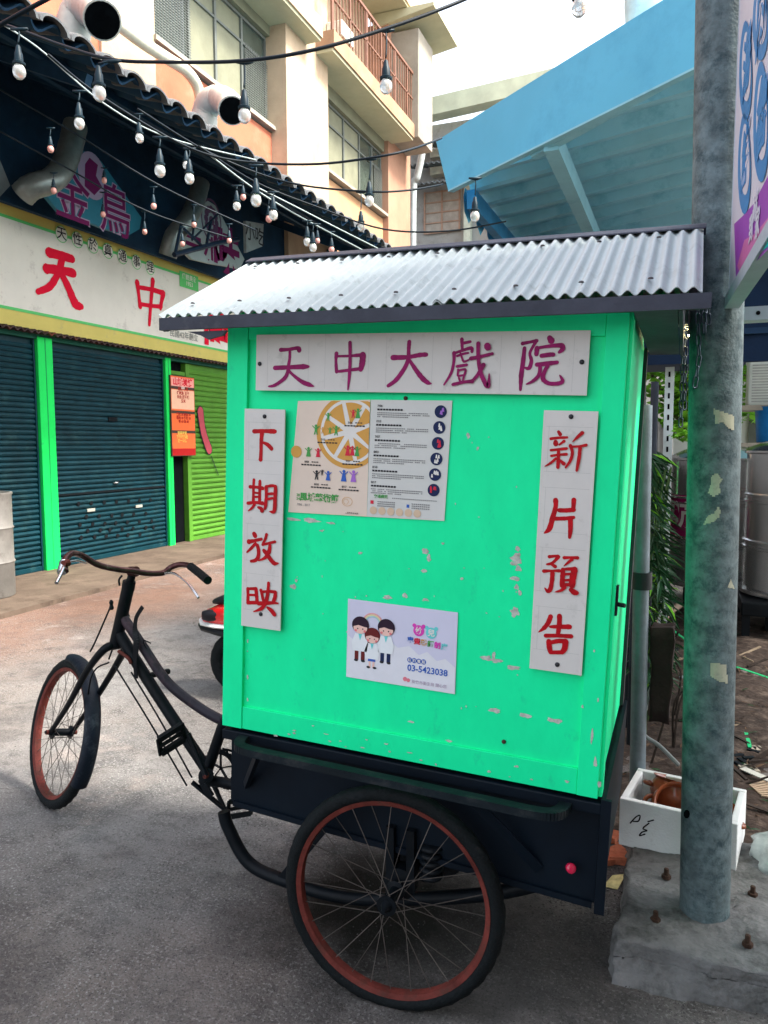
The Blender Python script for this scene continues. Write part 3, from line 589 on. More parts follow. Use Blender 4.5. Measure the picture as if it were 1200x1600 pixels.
def poly(mb, pts, lift, M): mb.add([M @ Vector((x, z, lift)) for x, z in pts], [tuple(range(len(pts)))])
def paper(name, pts, y_, m, parent, curl=.004):
    # pts: 4 corners (x,z) bl, br, tr, tl -> gently cockled sheet
    b = MB(TB); n_ = 14; vs = []
    for j in range(n_+1):
        for i in range(n_+1):
            u, v = i/n_, j/n_
            x = (pts[0][0]*(1-u)+pts[1][0]*u)*(1-v)+(pts[3][0]*(1-u)+pts[2][0]*u)*v
            z = (pts[0][1]*(1-u)+pts[1][1]*u)*(1-v)+(pts[3][1]*(1-u)+pts[2][1]*u)*v
            vs.append((x, y_, z))
    b.add(vs, [(j*(n_+1)+i, j*(n_+1)+i+1, (j+1)*(n_+1)+i+1, (j+1)*(n_+1)+i) for j in range(n_) for i in range(n_)])
    N_ = len(vs); b.add([(x, y+.0006, z) for x, y, z in vs], [])
    return b.build(name, m, parent)
po = thing('poster', 'double festival poster with orange slice drawing and six round photos', 'poster', TB @ Vector((.47, .011, .71)))
CREAM = mat('cream_poster_paper', (.72, .60, .50), .6, var=.05, scale=6, bump=0); GREYP = mat('pale_grey_poster_paper', (.60, .61, .58), .6, var=.04, scale=6, bump=0)
yb = .0085
for nm, pts, m_ in (('left_sheet', [(.219, .708), (.478, .713), (.477, 1.052), (.243, 1.044)], CREAM), ('right_sheet', [(.4785, .713), (.714, .718), (.722, 1.054), (.4785, 1.052)], GREYP)):
    paper(nm, pts, yb, m_, po)
MF = Mf @ Matrix.Translation((0, 0, -yb))   # lift above the sheets
OR = flat('orange', (.62, .33, .08)); WH = flat('white', (.72, .70, .66)); INK = flat('ink', (.03, .03, .035)); GRN = flat('leaf', (.07, .33, .08)); RD = flat('red', (.62, .03, .06)); BL = flat('blue', (.04, .12, .45)); PUR = flat('purple', (.35, .15, .55)); DK = flat('navy', (.015, .025, .08)); GRY = flat('grey', (.22, .22, .22))
sl_ = MB()
cx_, cz_ = .415, .958
cl = lambda x, z: (min(x, .4765), min(z, 1.0475))
def cdisc(mb, r, lift, r_in=0):
    pts = []
    for i in range(60):
        a_ = 2*math.pi*i/60; pts.append(cl(cx_+r*math.cos(a_), cz_+r*math.sin(a_)))
    poly(mb, pts, lift, MF)
cdisc(sl_, .108, .0006); sl_.build('orange_rind', OR, po)
sl_ = MB(); cdisc(sl_, .094, .0009); sl_.build('orange_pith', WH, po)
for k in range(8):
    sl_ = MB()
    a0 = 2*math.pi*k/8+.07+.25; a1 = 2*math.pi*(k+1)/8-.07+.25; pts = []
    for rr, aa in ([(.02, (a0+a1)/2)]+[(.085, a0+(a1-a0)*i/6) for i in range(7)]): pts.append(cl(cx_+rr*math.cos(aa), cz_+rr*math.sin(aa)))
    poly(sl_, pts, .0012, MF); sl_.build('orange_segment', OR, po)
sl_ = MB(); disc(sl_, .242, .893, .018, .0012, MF); sl_.build('small_orange', OR, po)
def figure(x, z, s, m_, dress=False):
    b = MB(); disc(b, x, z+s*.82, s*.14, .0018, MF, 8)
    if dress: poly(b, [(x-s*.26, z), (x+s*.26, z), (x+s*.1, z+s*.68), (x-s*.1, z+s*.68)], .0018, MF)
    else:
        poly(b, [(x-s*.13, z+s*.32), (x+s*.13, z+s*.32), (x+s*.12, z+s*.68), (x-s*.12, z+s*.68)], .0018, MF)
        poly(b, [(x-s*.2, z), (x-s*.1, z), (x-.0, z+s*.32), (x-s*.13, z+s*.32)], .0021, MF); poly(b, [(x+s*.1, z), (x+s*.2, z), (x+s*.13, z+s*.32), (x, z+s*.32)], .0021, MF)
    poly(b, [(x-s*.12, z+s*.66), (x-s*.36, z+s*.86), (x-s*.4, z+s*.8), (x-s*.12, z+s*.54)], .0024, MF); poly(b, [(x+s*.12, z+s*.66), (x+s*.12, z+s*.54), (x+s*.4, z+s*.8), (x+s*.36, z+s*.86)], .0024, MF)
    b.build('printed_figure', m_, po)
for x, z, s_, m_, d_ in ((.345, .987, .026, GRN, 0), (.425, .998, .026, RD, 0), (.440, .998, .03, GRN, 1), (.306, .946, .032, GRN, 0), (.328, .950, .02, OR, 0), (.352, .950, .02, GRN, 0), (.372, .946, .03, GRN, 0), (.283, .880, .03, GRN, 1), (.315, .880, .028, RD, 1), (.411, .888, .032, RD, 1), (.426, .889, .03, RD, 1), (.441, .888, .03, GRN, 1), (.312, .812, .03, INK, 0), (.330, .826, .018, INK, 0), (.350, .812, .03, BL, 1), (.401, .812, .036, BL, 1), (.432, .812, .036, PUR, 1)): figure(x, z, s_, m_, d_)
def ptext(body, size, x, z, m_, par, MM, bold=.01, align='CENTER', lift=.0015, rot=0, name='lettering', sx=1):
    return text(body, size, MM @ Matrix.Translation((x, z, lift)) @ Matrix.Rotation(rot, 4, 'Z'), m_, name, par, bold, align, sx, .0001)
ptext('風城藝術節', .026, .322, .757, GRN, po, MF, .03)
ptext('20\n24', .011, .252, .757, GRN, po, MF, .02)
ptext('7/06 - 8/17', .010, .270, .734, GRY, po, MF, .0)
for x, z, t in ((.428, .984, '7/06'), (.342, .932, '7/13'), (.290, .864, '8/03'), (.425, .872, '7/27'), (.324, .798, '8/10'), (.415, .796, '8/17')):
    ptext(t, .0085, x-.012, z, INK, po, MF, .02)
    b = MB()
    for k in range(7): rect(b, x-.03+k*.0095, z-.0105, x-.0225+k*.0095, z-.0065, .0015, MF)
    for k in range(3): rect(b, x+.004+k*.008, z-.001, x+.010+k*.008, z+.002, .0015, MF)
    tag(b.build('small_print', INK, po), kind='stuff')
b = MB(); disc(b, .414, .753, .017, .0012, MF, 18, r_in=.0158, sy=.8); disc(b, .410, .753, .009, .0012, MF, 6, r_in=.008); b.build('sketched_crate', OR, po)
for k, t in enumerate(('7/06', '7/13', '7/27', '8/03', '8/10', '8/17')):
    z = 1.035-.0440*k; x = .500-.004*k*.6
    ptext(t, .0088, x, z, INK, po, MF, .015, 'LEFT')
    b = MB(); random.seed(k)
    for c_ in range(9): rect(b, x+c_*.0088, z-.0125, x+.007+c_*.0088, z-.0075, .0012, MF)
    b.build('small_heading', INK, po)
    b = MB()
    for r_ in range(3):
        for c_ in range(30 if r_ < 2 else 18): 
            if random.random() < .93: rect(b, x+c_*.0053, z-.0205-r_*.0056, x+.0042+c_*.0053, z-.0180-r_*.0056, .0012, MF)
    tag(b.build('small_print', GRY, po), kind='stuff')
    b = MB(); disc(b, .690-.0022*k, z-.012, .0178, .0012, MF, 24); b.build('round_photo', DK, po)
    b = MB()
    for _ in range(5):
        xx = .690-.0022*k+random.uniform(-.009, .009); zz = z-.012+random.uniform(-.009, .006)
        poly(b, [(xx-.003, zz-.004), (xx+.003, zz-.004), (xx+.0015, zz+.006), (xx-.0015, zz+.006)], .0016+_*.0002, MF)
    b.build('photo_figures', (PUR, WH, RD, WH, WH, RD)[k], po)
ptext('交通資訊', .011, .520, .7745, GRN, po, MF, .02)
b = MB(); 
for c_ in range(22): rect(b, .555+c_*.0062, .771, .5595+c_*.0062, .7735, .0012, MF)
for r_ in range(3):
    for c_ in range(9): rect(b, .510+c_*.0062, .758-r_*.006, .5145+c_*.0062, .761-r_*.006, .0012, MF); rect(b, .615+c_*.0062, .758-r_*.006, .6195+c_*.0062, .761-r_*.006, .0012, MF)
tag(b.build('small_print', GRY, po), kind='stuff')
b = MB(); 
for k in range(6): disc(b, .498+.027*k, .733, .0115, .0012, MF, 16)
b.build('pale_seal', flat('pale_peach', (.62, .47, .33)), po)
b = MB(); rect(b, .488, .752, .498, .762, .0012, MF); b.build('small_icon', RD, po)
b = MB(); rect(b, .600, .748, .608, .757, .0012, MF); b.build('small_icon', BL, po)
ptext('◮ 新竹市文化局', .006, .43, .7195, INK, po, MF, .0)

dc = thing('poster', 'pale lilac poster with three cartoon doctors and blue telephone number', 'poster', TB @ Vector((.6, .011, .223)))
LIL = mat('lilac_poster_paper', (.60, .60, .74), .45, var=.05, scale=4, bump=.05, bscale=10)
paper('paper', [(.428, .223), (.768, .223), (.766, .461), (.426, .463)], yb, LIL, dc)
b = MB(); random.seed(5)
poly(b, [(.430, .224), (.766, .224), (.766, .300), (.735, .322), (.71, .312), (.68, .335), (.655, .322), (.625, .345), (.59, .335), (.56, .355), (.52, .34), (.48, .350), (.45, .340), (.430, .352)], .0005, MF); b.build('printed_cloud', flat('cloud', (.70, .71, .76)), dc)
for k, c_ in enumerate(((.75, .35, .35), (.75, .65, .35), (.35, .62, .62))):
    b = MB(); disc(b, .508, .395, .034-.0045*k, .0009, MF, 20, .1, math.pi-.1, .030-.0045*k); b.build('printed_rainbow', flat('rb%d' % k, c_), dc)
SKN = flat('skin', (.80, .52, .45)); HA = flat('dark_hair', (.03, .015, .03)); HR = flat('red_hair', (.14, .02, .02)); COAT = flat('coat', (.74, .78, .80)); PK = flat('blush', (.75, .2, .22)); TL = flat('teal', (.15, .6, .6))
def doctor(x, z, s, hair, legs, girl=False):
    b = MB()
    if girl:
        rect(b, x-.010*s, z, x-.003*s, z+.025*s, .001, MF); rect(b, x+.003*s, z, x+.010*s, z+.025*s, .001, MF); b.build('printed_legs', SKN, dc)
        b = MB(); poly(b, [(x-.013*s, z+.022*s), (x+.013*s, z+.022*s), (x+.012*s, z+.045*s), (x-.012*s, z+.045*s)], .0012, MF); b.build('printed_skirt', BL, dc)
        b = MB(); poly(b, [(x-.030*s, z+.042*s), (x-.016*s, z+.040*s), (x-.006*s, z+.085*s), (x-.020*s, z+.09*s)], .0008, MF); b.build('printed_ponytail', hair, dc)
    else:
        rect(b, x-.016*s, z+.003, x-.004*s, z+.035*s, .001, MF); rect(b, x+.004*s, z+.003, x+.016*s, z+.035*s, .001, MF); b.build('printed_legs', legs, dc)
    b = MB(); 
    for q_ in (-1, 1): disc(b, x+q_*.011*s, z+.002, .0065*s, .0014, MF, 10, sy=.6)
    b.build('printed_shoes', INK, dc)
    b = MB(); poly(b, [(x-.022*s, z+.03*s), (x+.022*s, z+.03*s), (x+.026*s, z+.055*s), (x+.016*s, z+.082*s), (x-.016*s, z+.082*s), (x-.026*s, z+.055*s)], .0016, MF); b.build('printed_coat', COAT, dc)
    b = MB(); poly(b, [(x-.006*s, z+.082*s), (x+.006*s, z+.082*s), (x, z+.062*s)], .0020, MF); b.build('printed_collar', TL, dc)
    b = MB(); disc(b, x, z+.108*s, .027*s, .0022, MF, 22, sy=.95); b.build('printed_hair', hair, dc)
    b = MB(); disc(b, x, z+.100*s, .022*s, .0026, MF, 22, sy=.8); b.build('printed_face', SKN, dc)
    b = MB(); poly(b, [(x-.024*s, z+.102*s), (x-.006*s, z+.108*s), (x+.012*s, z+.104*s), (x+.024*s, z+.103*s), (x+.022*s, z+.122*s), (x-.020*s, z+.122*s)], .0030, MF); b.build('printed_fringe', hair, dc)
    b = MB()
    for q_ in (-1, 1): disc(b, x+q_*.008*s, z+.097*s, .0022*s, .0030, MF, 8)
    b.build('printed_eyes', INK, dc)
    b = MB()
    for q_ in (-1, 1): disc(b, x+q_*.014*s, z+.091*s, .004*s, .0030, MF, 8)
    b.build('printed_blush', PK, dc)
doctor(.470, .278, 1.02, HA, HR); doctor(.552, .283, 1.0, HA, DK); doctor(.509, .262, .92, HR, HR, True)
MP = flat('magenta', (.65, .06, .42)); 
for x, m_, t in ((.652, MP, '幼'), (.690, TL, '兒')):
    b = MB(); disc(b, x, .394-(x-.652)*.06, .0165, .0012, MF, 24); 
    for q_ in (-1, 1): disc(b, x+q_*.014, .408-(x-.652)*.06, .006, .0009, MF, 14)
    b.build('bear_badge', m_, dc); ptext(t, .022, x, .393-(x-.652)*.06, WH, dc, MF, .03, lift=.0018)
for k, (t, m_) in enumerate(zip('專責醫師制度', (BL, RD, OR, GRN, MP, TL))): ptext(t, .0195, .628+.0205*k, .362-.0012*k, m_, dc, MF, .04)
for k, t in enumerate('諮詢電話'):
    b = MB(); disc(b, .628+.0142*k, .304, .0078, .0012, MF, 16); b.build('round_badge', BL, dc); ptext(t, .0105, .628+.0142*k, .3035, WH, dc, MF, .02, lift=.0018)
ptext('03-5423038', .0262, .683, .280, BL, dc, MF, .02, sx=.97)
b = MB(); disc(b, .616, .245, .007, .0012, MF, 8); disc(b, .626, .243, .006, .0013, MF, 8); b.build('printed_flower', flat('coral', (.7, .2, .25)), dc)
ptext('新竹市衛生局 關心您', .0115, .690, .2405, flat('mauve', (.40, .32, .42)), dc, MF, .0)
# ================================================================== LEFT SHOP
random.seed(11)
WX = -7.5
GREYWALL = mat('shop_inner_wall', (.05, .07, .06), .8)
SHUTB = mat('petrol_blue_shutter_paint', (.003, .031, .043), .45, var=.25, scale=3, bump=.1, dirt=(.02, .065, .07), damt=.32, dscale=5)
SHUTG = mat('lime_green_shutter_paint', (.075, .22, .025), .45, var=.15, scale=3, bump=.1, dirt=(.05, .13, .02), damt=.2, dscale=5)
BLK = mat('dark_interior', (.003, .004, .005), .95, bump=0, spec=.05)  # near-black colour stands in for the shade inside openings
shop = thing('shop_building', 'row shop front with bright green posts between the closed shutters', 'building', (WX, 8.5, 0))
MB().box((WX-.45, 1, 0), (WX-.25, 16, 6.2)).build('wall', GREYWALL, shop)
def post(y0, y1, z1=2.98):
    MB().bevbox((WX-.12, y0, .05), (WX+.03, y1, z1), .008).build('post', GREEN2, shop)
    MB().box((WX+.03, (y0+y1)/2-.006, .06), (WX+.034, (y0+y1)/2+.006, z1-.01)).build('post_seam', mat('post_seam', (.01, .3, .08), .6), shop)
post(7.44, 7.68); post(9.965, 10.10); post(4.9, 5.12); post(12.9, 13.05)
MB().box((WX-.1, 1, 2.95), (WX+.02, 16, 3.02)).build('lintel', mat('dull_green_lintel', (.01, .09, .06), .6), shop)
MB().box((WX-.24, 10.11, .06), (WX-.10, 10.52, 2.95)).build('dark_doorway', BLK, shop)
MB().bevbox((WX-.1, 10.52, .05), (WX+.0, 10.60, 2.94), .006).build('door_jamb', SHUTG, shop)
MB().box((WX-.09, 10.11, 2.74), (WX-.01, 10.51, 2.80)).build('transom', SHUTG, shop)
def shutter(label, y0, y1, m, pitch, bar=True):
    o = thing('roller_shutter', label, 'shutter', (WX, (y0+y1)/2, .05), 'roller shutters of the shop')
    b = MB(); nz = int((2.95-.12)/pitch); prof = []
    for k in range(nz):
        z = .12+k*pitch
        prof += [(z+.0*pitch, -.055), (z+.12*pitch, -.035), (z+.45*pitch, -.024), (z+.80*pitch, -.034), (z+.90*pitch, -.055)]
    prof.append((2.95, -.055)); vs = []
    for z, x in prof: vs += [(WX+x, y0, z), (WX+x, y1, z)]
    b.add(vs, [(2*i, 2*i+1, 2*i+3, 2*i+2) for i in range(len(prof)-1)])
    b.add([(WX-.09, y0, .12), (WX-.09, y1, .12), (WX-.09, y1, 2.95), (WX-.09, y0, 2.95)], [(0, 3, 2, 1)])
    tag(b.build('slats', m, o), kind='stuff')
    MB().bevbox((WX-.06, y0, .056), (WX-.018, y1, .118), .006).build('bottom_bar', m, o)
    for yy in (y0+.012, y1-.012): MB().box((WX-.055, yy-.012, .056), (WX-.012, yy+.012, 2.945)).build('side_rail', m, o)
    return o
s1 = shutter('petrol blue roller shutter at the left edge behind the grey drum', 5.13, 7.43, SHUTB, .066)
s2 = shutter('petrol blue roller shutter with rows of round vent holes between two green posts', 7.69, 9.955, SHUTB, .066)
s3 = shutter('lime green roller shutter painted with a pink sausage', 10.61, 12.88, SHUTG, .086)
hm = mat('vent_hole', (.004, .006, .008), .9); hr = mat('vent_rim', (.05, .11, .13), .5)
for (r_, xs) in ((789-5, (123, 143, 163, 182, 201, 218, 235)), (805, (135, 155, 175, 191, 209, 228)), (817, (125, 145, 164, 181, 199, 218, 237)), (827, (137, 157, 172, 191, 208, 228, 240)), (837, (127, 148, 166, 184, 200, 219))):
    for x in xs:
        c_ = PX(x, r_-(x-180)*.055, WX-.02); MM = Matrix.Translation((WX-.021, c_.y, c_.z)) @ Matrix.Rotation(R(90), 4, 'Y')
        MB().lathe([(.012, 0), (.03, 0), (.03, .004), (.012, .004)], 10, MM).lathe([(.0, .001), (.012, .001)], 10, MM).build('vent_hole', hm, s2)
lk = PX(176, 655, WX-.02); MB().box((WX-.024, lk.y-.09, lk.z-.03), (WX-.012, lk.y+.09, lk.z+.03)).build('letter_slot', hm, s2)
lk = PX(181, 754, WX-.02); MB().tube([(WX-.02, lk.y-.05, lk.z), (WX+.01, lk.y, lk.z), (WX-.02, lk.y+.05, lk.z)], .012, 8).build('handle', CHROME, s2, True)
for (x, y_) in ((142, 797), (217, 791)):
    lk = PX(x, y_, WX-.02); MB().bevbox((WX-.024, lk.y-.075, lk.z-.022), (WX-.010, lk.y+.075, lk.z+.022), .006).build('pull_plate', mat('old_putty_plate', (.35, .35, .3), .6), s2)
MB().box((WX-.022, 7.69, .98), (WX-.014, 9.955, 1.005)).build('slat_gap', hm, s2)
MS = plane_M((WX-.012, 0, 0), (0, 1, 0), (0, 0, 1))      # local x -> +Y, y -> up, z -> +X towards the alley
saus = [(PX(x, y_, WX).y, PX(x, y_, WX).z, w_) for x, y_, w_ in ((314, 642, .15), (316, 660, .15), (320, 680, .155), (328, 703, .15))]
b = MB(); ribbon(b, [(a_, c_, w_*1.22) for a_, c_, w_ in saus], MS, .001); b.build('painted_outline', flat('mural_black', (.01, .02, .02)), s3)
b = MB(); ribbon(b, saus, MS, .003); b.build('painted_sausage', flat('mural_pink', (.38, .06, .08)), s3)
b = MB(); ribbon(b, [(PX(331, 713, WX).y, PX(331, 713, WX).z, .022), (PX(342, 742, WX).y, PX(342, 742, WX).z, .02)], MS, .002); b.build('painted_stick', flat('mural_black', (0, 0, 0)), s3)
# shop sign
sg = thing('shop_sign', 'long yellow and white shop signboard with big red characters over the shutters', 'sign', (-7.45, 8.5, 3.05))
SX = -7.44
YEL = mat('pale_yellow_sign_border', (.62, .52, .14), .5, var=.06, scale=2, bump=0, dirt=(.45, .38, .18), damt=.15, dscale=5)
SW = mat('old_white_sign_face', (.74, .71, .63), .5, var=.05, scale=2, bump=0, dirt=(.42, .38, .34), damt=.2, dscale=3)
MB().box((SX-.1, 3, 3.05), (SX-.012, 16, 4.50)).build('sign_box', YEL, sg)
MB().box((SX-.0115, 3, 3.25), (SX-.006, 16, 4.30)).build('sign_face', SW, sg)
LG = flat('sign_green', (.12, .55, .16))
for z in (3.235, 4.285): MB().box((SX-.0055, 3, z), (SX-.003, 16, z+.035)).build('green_line', LG, sg)
MSG = plane_M((SX, 0, 0), (0, 1, 0), (0, 0, 1))
SR = flat('sign_red', (.70, .002, .03))
for key in ('天S', '中S'):
    b = MB(); gl(b, key, MSG, .0); b.build('character', SR, sg)
text('商', .86, MSG @ Matrix.Translation((11.34, 3.65, .0)), SR, 'character', sg, .035)
for k, t in enumerate('天性於真通事理'):
    c_ = PX(96+(k)*25.2+(k*k)*-.35, 366+k*8.7, SX); b = MB(); MB_ = MSG
    n_ = 24; b.add([MSG @ Vector((c_.y+.105*math.cos(2*math.pi*i/n_), c_.z+.105*math.sin(2*math.pi*i/n_), .001)) for i in range(n_)], [tuple(range(n_))]); b.build('ring', LG, sg)
    b = MB(); b.add([MSG @ Vector((c_.y+.095*math.cos(2*math.pi*i/n_), c_.z+.095*math.sin(2*math.pi*i/n_), .002)) for i in range(n_)], [tuple(range(n_))]); b.build('roundel', SW, sg)
    text(t, .17, MSG @ Matrix.Translation((c_.y, c_.z, .003)), INK, 'character', sg, .01)
c0 = PX(280, 417, SX); MB().box((SX+.001, c0.y, 4.12), (SX+.004, c0.y+.5, 4.36)).build('green_panel', LG, sg)
text('傳統美食\n1953', .095, MSG @ Matrix.Translation((c0.y+.25, 4.24, .006)), SW, 'lettering', sg, .01)
text('民國42年創立', .125, MSG @ Matrix.Translation((PX(288, 525, SX).y, 3.36, .001)), flat('sign_grey', (.2, .22, .2)), 'lettering', sg, .0)
# little scalloped edge tiles above and below the sign
TILE = mat('dark_reddish_edge_tile', (.05, .03, .03), .6, var=.5, scale=5, dirt=(.30, .06, .02), damt=.3, dscale=4)
for z, nm in ((4.52, 'scalloped tile strip along the top of the yellow shop signboard'), (3.025, 'scalloped tile strip under the yellow shop signboard above the shutters')):
    o = MB().wave((SX-.1, 3, z), (0, 13, 0), (.2, 0, -.02), 1000, 2, lambda u, v: .016*math.sin(u*13/.105*2*math.pi), .02).build('edge_tiles', TILE, None, True, loc=(SX, 8.5, z), auto=60)
    tag(o, nm, 'roof edging')
# menu board
mo = thing('menu_board', 'orange and red printed food menu board hung on the green post', 'sign', (WX+.05, 10.3, 1.45))
y0_, y1_ = 10.03, 10.66; M2 = plane_M((WX+.062, 0, 0), (0, 1, 0), (0, 0, 1))
MB().box((WX+.04, y0_, 1.46), (WX+.06, y1_, 2.72)).build('board', flat('menu_frame', (.10, .05, .04)), mo)
def rr(a, b_, m, nm, l=.001): q_ = MB(); rect(q_, a[0], a[1], b_[0], b_[1], l, M2); return q_.build(nm, m, mo)
rr((y0_+.01, 1.47), (y1_-.01, 2.71), flat('menu_orange', (.75, .14, .04)), 'print')
rr((y0_+.02, 2.20), (y1_-.02, 2.50), flat('menu_peach', (.75, .45, .30)), 'print', .002)
rr((y0_+.02, 2.55), (y1_-.02, 2.69), flat('menu_pink', (.75, .33, .28)), 'print', .002)
rr((y0_+.01, 1.47), (y1_-.01, 1.58), flat('menu_darkred', (.35, .01, .01)), 'print', .002)
for z in (2.51, 2.13, 1.82): rr((y0_+.01, z), (y1_-.01, z+.045), flat('menu_band', (.06, .04, .03)), 'print', .003)
text('山城炭烤', .13, M2 @ Matrix.Translation(((y0_+y1_)/2, 2.62, .004)), flat('menu_red', (.6, .01, .03)), 'lettering', mo, .03)
text('菜單', .045, M2 @ Matrix.Translation(((y0_+y1_)/2, 2.532, .005)), SW, 'lettering', mo, .01)
text('香腸 雞排\n烤魷魚 豆干\n米血 甜不辣\n玉米', .062, M2 @ Matrix.Translation(((y0_+y1_)/2, 2.42-.0, .004)), flat('menu_darkred', (0, 0, 0)), 'lettering', mo, .02)
text('黑輪 30 豬血 30\n蔥肉 40 雞翅 50\n蝦 60 魚 80', .055, M2 @ Matrix.Translation(((y0_+y1_)/2, 2.06, .004)), flat('menu_darkred', (0, 0, 0)), 'lettering', mo, .02)
text('營業時間\n下午四點起\n週一公休', .06, M2 @ Matrix.Translation(((y0_+y1_)/2-.05, 1.76, .004)), flat('menu_yellow', (.75, .5, .1)), 'lettering', mo, .02)

# ---------------- shop canopy over the alley
CANB = mat('blue_grey_canopy_underside', (.007, .03, .062), .7, var=.35, scale=2, bump=.15, dirt=(.015, .045, .075), damt=.3, dscale=3)
TILEG = mat('grey_roof_tile', (.085, .09, .095), .8, var=.3, scale=6, bump=.4, bscale=40, dirt=(.19, .17, .145), damt=.3, dscale=9)
cn = thing('shop_canopy', 'dark wavy tiled canopy sloping out over the shop front', 'canopy', (-4.6, 8, 4.8))
ex, ez, wx_, wz_ = -4.6, 4.81, -7.3, 6.0; pt = .31
for k in range(10):
    ya = .4+k*1.55; nA = 60
    MB().wave((ex, ya, ez+(k % 2)*.004), (wx_-ex, 0, wz_-ez), (0, 1.552, 0), 6, nA, lambda u, v, ya=ya: .06*abs(math.sin((ya+v*1.552)/pt*math.pi))**.8 if False else .05*math.sin((ya+v*1.552)/pt*2*math.pi), -.02).build('roof_sheet', TILEG if False else CANB, cn, True, auto=60)
# eave tiles: each rounded end pan is its own piece
proto = None
for k in range(50):
    yk = .4+pt*(.5+k)-.31*.25
    if proto is None:
        b = MB(); n_ = 9; ri = .155; vs = []
        for (xx, zz) in ((.07, -.025), (-.30, .085)):
            for rr_ in (ri, ri-.028):
                for i in range(n_+1):
                    a_ = math.pi*i/n_; vs.append((xx, rr_*.98*math.cos(a_), zz+rr_*.62*math.sin(a_)-.02))
        w_ = n_+1
        for i in range(n_): b.f += [(i, i+1, 2*w_+i+1, 2*w_+i), (w_+i, 3*w_+i, 3*w_+i+1, w_+i+1), (i, w_+i, w_+i+1, i+1), (2*w_+i, 2*w_+i+1, 3*w_+i+1, 3*w_+i)]
        b.f += [(0, 2*w_, 3*w_, w_), (n_, w_+n_, 3*w_+n_, 2*w_+n_)]
        b.v = [Vector(v) for v in vs]
        me = bpy.data.meshes.new('eave_tile'); me.from_pydata([tuple(v) for v in b.v], [], b.f); me.update(); me.polygons.foreach_set('use_smooth', [True]*len(me.polygons)); me.set_sharp_from_angle(angle=R(50)); me.materials.append(TILEG); proto = me
    o = bpy.data.objects.new('eave_tile', proto); C.objects.link(o); o.parent = cn
    o.location = Vector((ex, yk, ez+.015+random.uniform(-.008, .008)))-cn.location; o.rotation_euler = (0, 0, random.uniform(-.04, .04))
DKB = mat('dark_blue_steel', (.008, .02, .04), .5, var=.3)
for x in (-5.2, -6.1): zc = ez+(wz_-ez)*(x-ex)/(wx_-ex)-.10; MB().box((x-.03, .4, zc-.05), (x+.03, 15.8, zc+.03)).build('purlin', CANB, cn)
for yk in (2.6, 5.4, 12.6, 15.2): MB().beam((-4.75, yk, 4.68), (-7.28, yk, 5.75), .07, .12).build('rafter', CANB, cn)
MB().box((-7.34, .4, 4.40), (-7.26, 15.9, 6.0)).build('back_wall', CANB, cn)
# lattice truss under the canopy
ls = thing('lattice_bracket', 'dark crossed steel bracket hanging under the canopy before the grey rhombus sign', 'bracket', PX(320, 390, -6.3))
q6 = lambda x, y_: PX(x, y_, -6.2)
MB().tube([q6(272, 398), q6(340, 380), q6(372, 374)], .035, 6).tube([q6(285, 355), q6(318, 387)], .02, 6).tube([q6(330, 345), q6(322, 385)], .02, 6).tube([q6(302, 316), q6(303, 352), q6(300, 375), q6(345, 330)], .015, 6).tube([q6(274, 395), q6(283, 350)], .02, 6).build('frame', DKB, ls)
# ---------------- signs stored under the canopy
def placard(label, corners, m, X_=-6.75):
    o = thing('placard', label, 'sign', PX(*corners[0], X_), 'old shop placards propped under the canopy')
    pts = [PX(x, y_, X_) for x, y_ in corners]; MB().prism(pts, (-1, 0, 0), .05).build('board', m, o); return o, X_
TEALP = mat('teal_placard', (.02, .14, .20), .5, var=.1, scale=3, bump=0)
o, X_ = placard('teal diamond placard with purple characters and round pink badge', [(60, 292), (122, 232), (140, 240), (158, 252), (221, 340), (218, 358), (200, 368), (165, 358), (115, 338), (92, 330)], TEALP)
MP2 = plane_M((X_+.003, 0, 0), (0, 1, 0), (0, 0, 1)); PL = flat('plum', (.13, .008, .07)); PKL = flat('pale_pink', (.32, .24, .34))
for (x, y_, t) in ((113, 312, '金'), (180, 335, '鳥')):
    c_ = PX(x, y_, X_)
    text(t, .66, MP2 @ Matrix.Translation((c_.y, c_.z, .0)), PKL, 'character', o, .03, sx=.9); text(t, .66, MP2 @ Matrix.Translation((c_.y, c_.z, .002)), PL, 'character', o, .008, sx=.9)
c_ = PX(144, 275, X_); b = MB(); disc(b, c_.y, c_.z, .24, .001, MP2, 24, sy=1.15); b.build('badge', PKL, o)
b = MB(); poly(b, [(c_.y-.14, c_.z-.16), (c_.y+.02, c_.z-.22), (c_.y+.16, c_.z-.08), (c_.y+.06, c_.z+.02), (c_.y+.1, c_.z+.16), (c_.y-.04, c_.z+.2), (c_.y-.12, c_.z+.1)], .003, MP2); b.build('badge_bird', PL, o)
GREYPL = mat('grey_placard', (.30, .36, .36), .5, var=.1, scale=3, bump=0)
o, X_ = placard('pale grey rhombus placard with plum character and dark flower crest', [(280, 385), (322, 312), (338, 322), (382, 405), (375, 420), (330, 412), (300, 405)], GREYPL)
MP2 = plane_M((X_+.003, 0, 0), (0, 1, 0), (0, 0, 1))
c_ = PX(354, 398, X_); text('味', .78, MP2 @ Matrix.Translation((c_.y, c_.z, 0)), PL, 'character', o, .03); c_ = PX(331, 395, X_); text('小', .42, MP2 @ Matrix.Translation((c_.y, c_.z, 0)), PL, 'character', o, .03)
c_ = PX(300, 378, X_); b = MB(); rect(b, c_.y-.16, c_.z-.07, c_.y+.22, c_.z-.01, .001, MP2); rect(b, c_.y-.16, c_.z+.04, c_.y+.22, c_.z+.1, .001, MP2); b.build('plum_bars', PL, o)
c_ = PX(330, 345, X_); b = MB()
disc(b, c_.y, c_.z, .27, .001, MP2, 24, r_in=.24, sy=1.2)
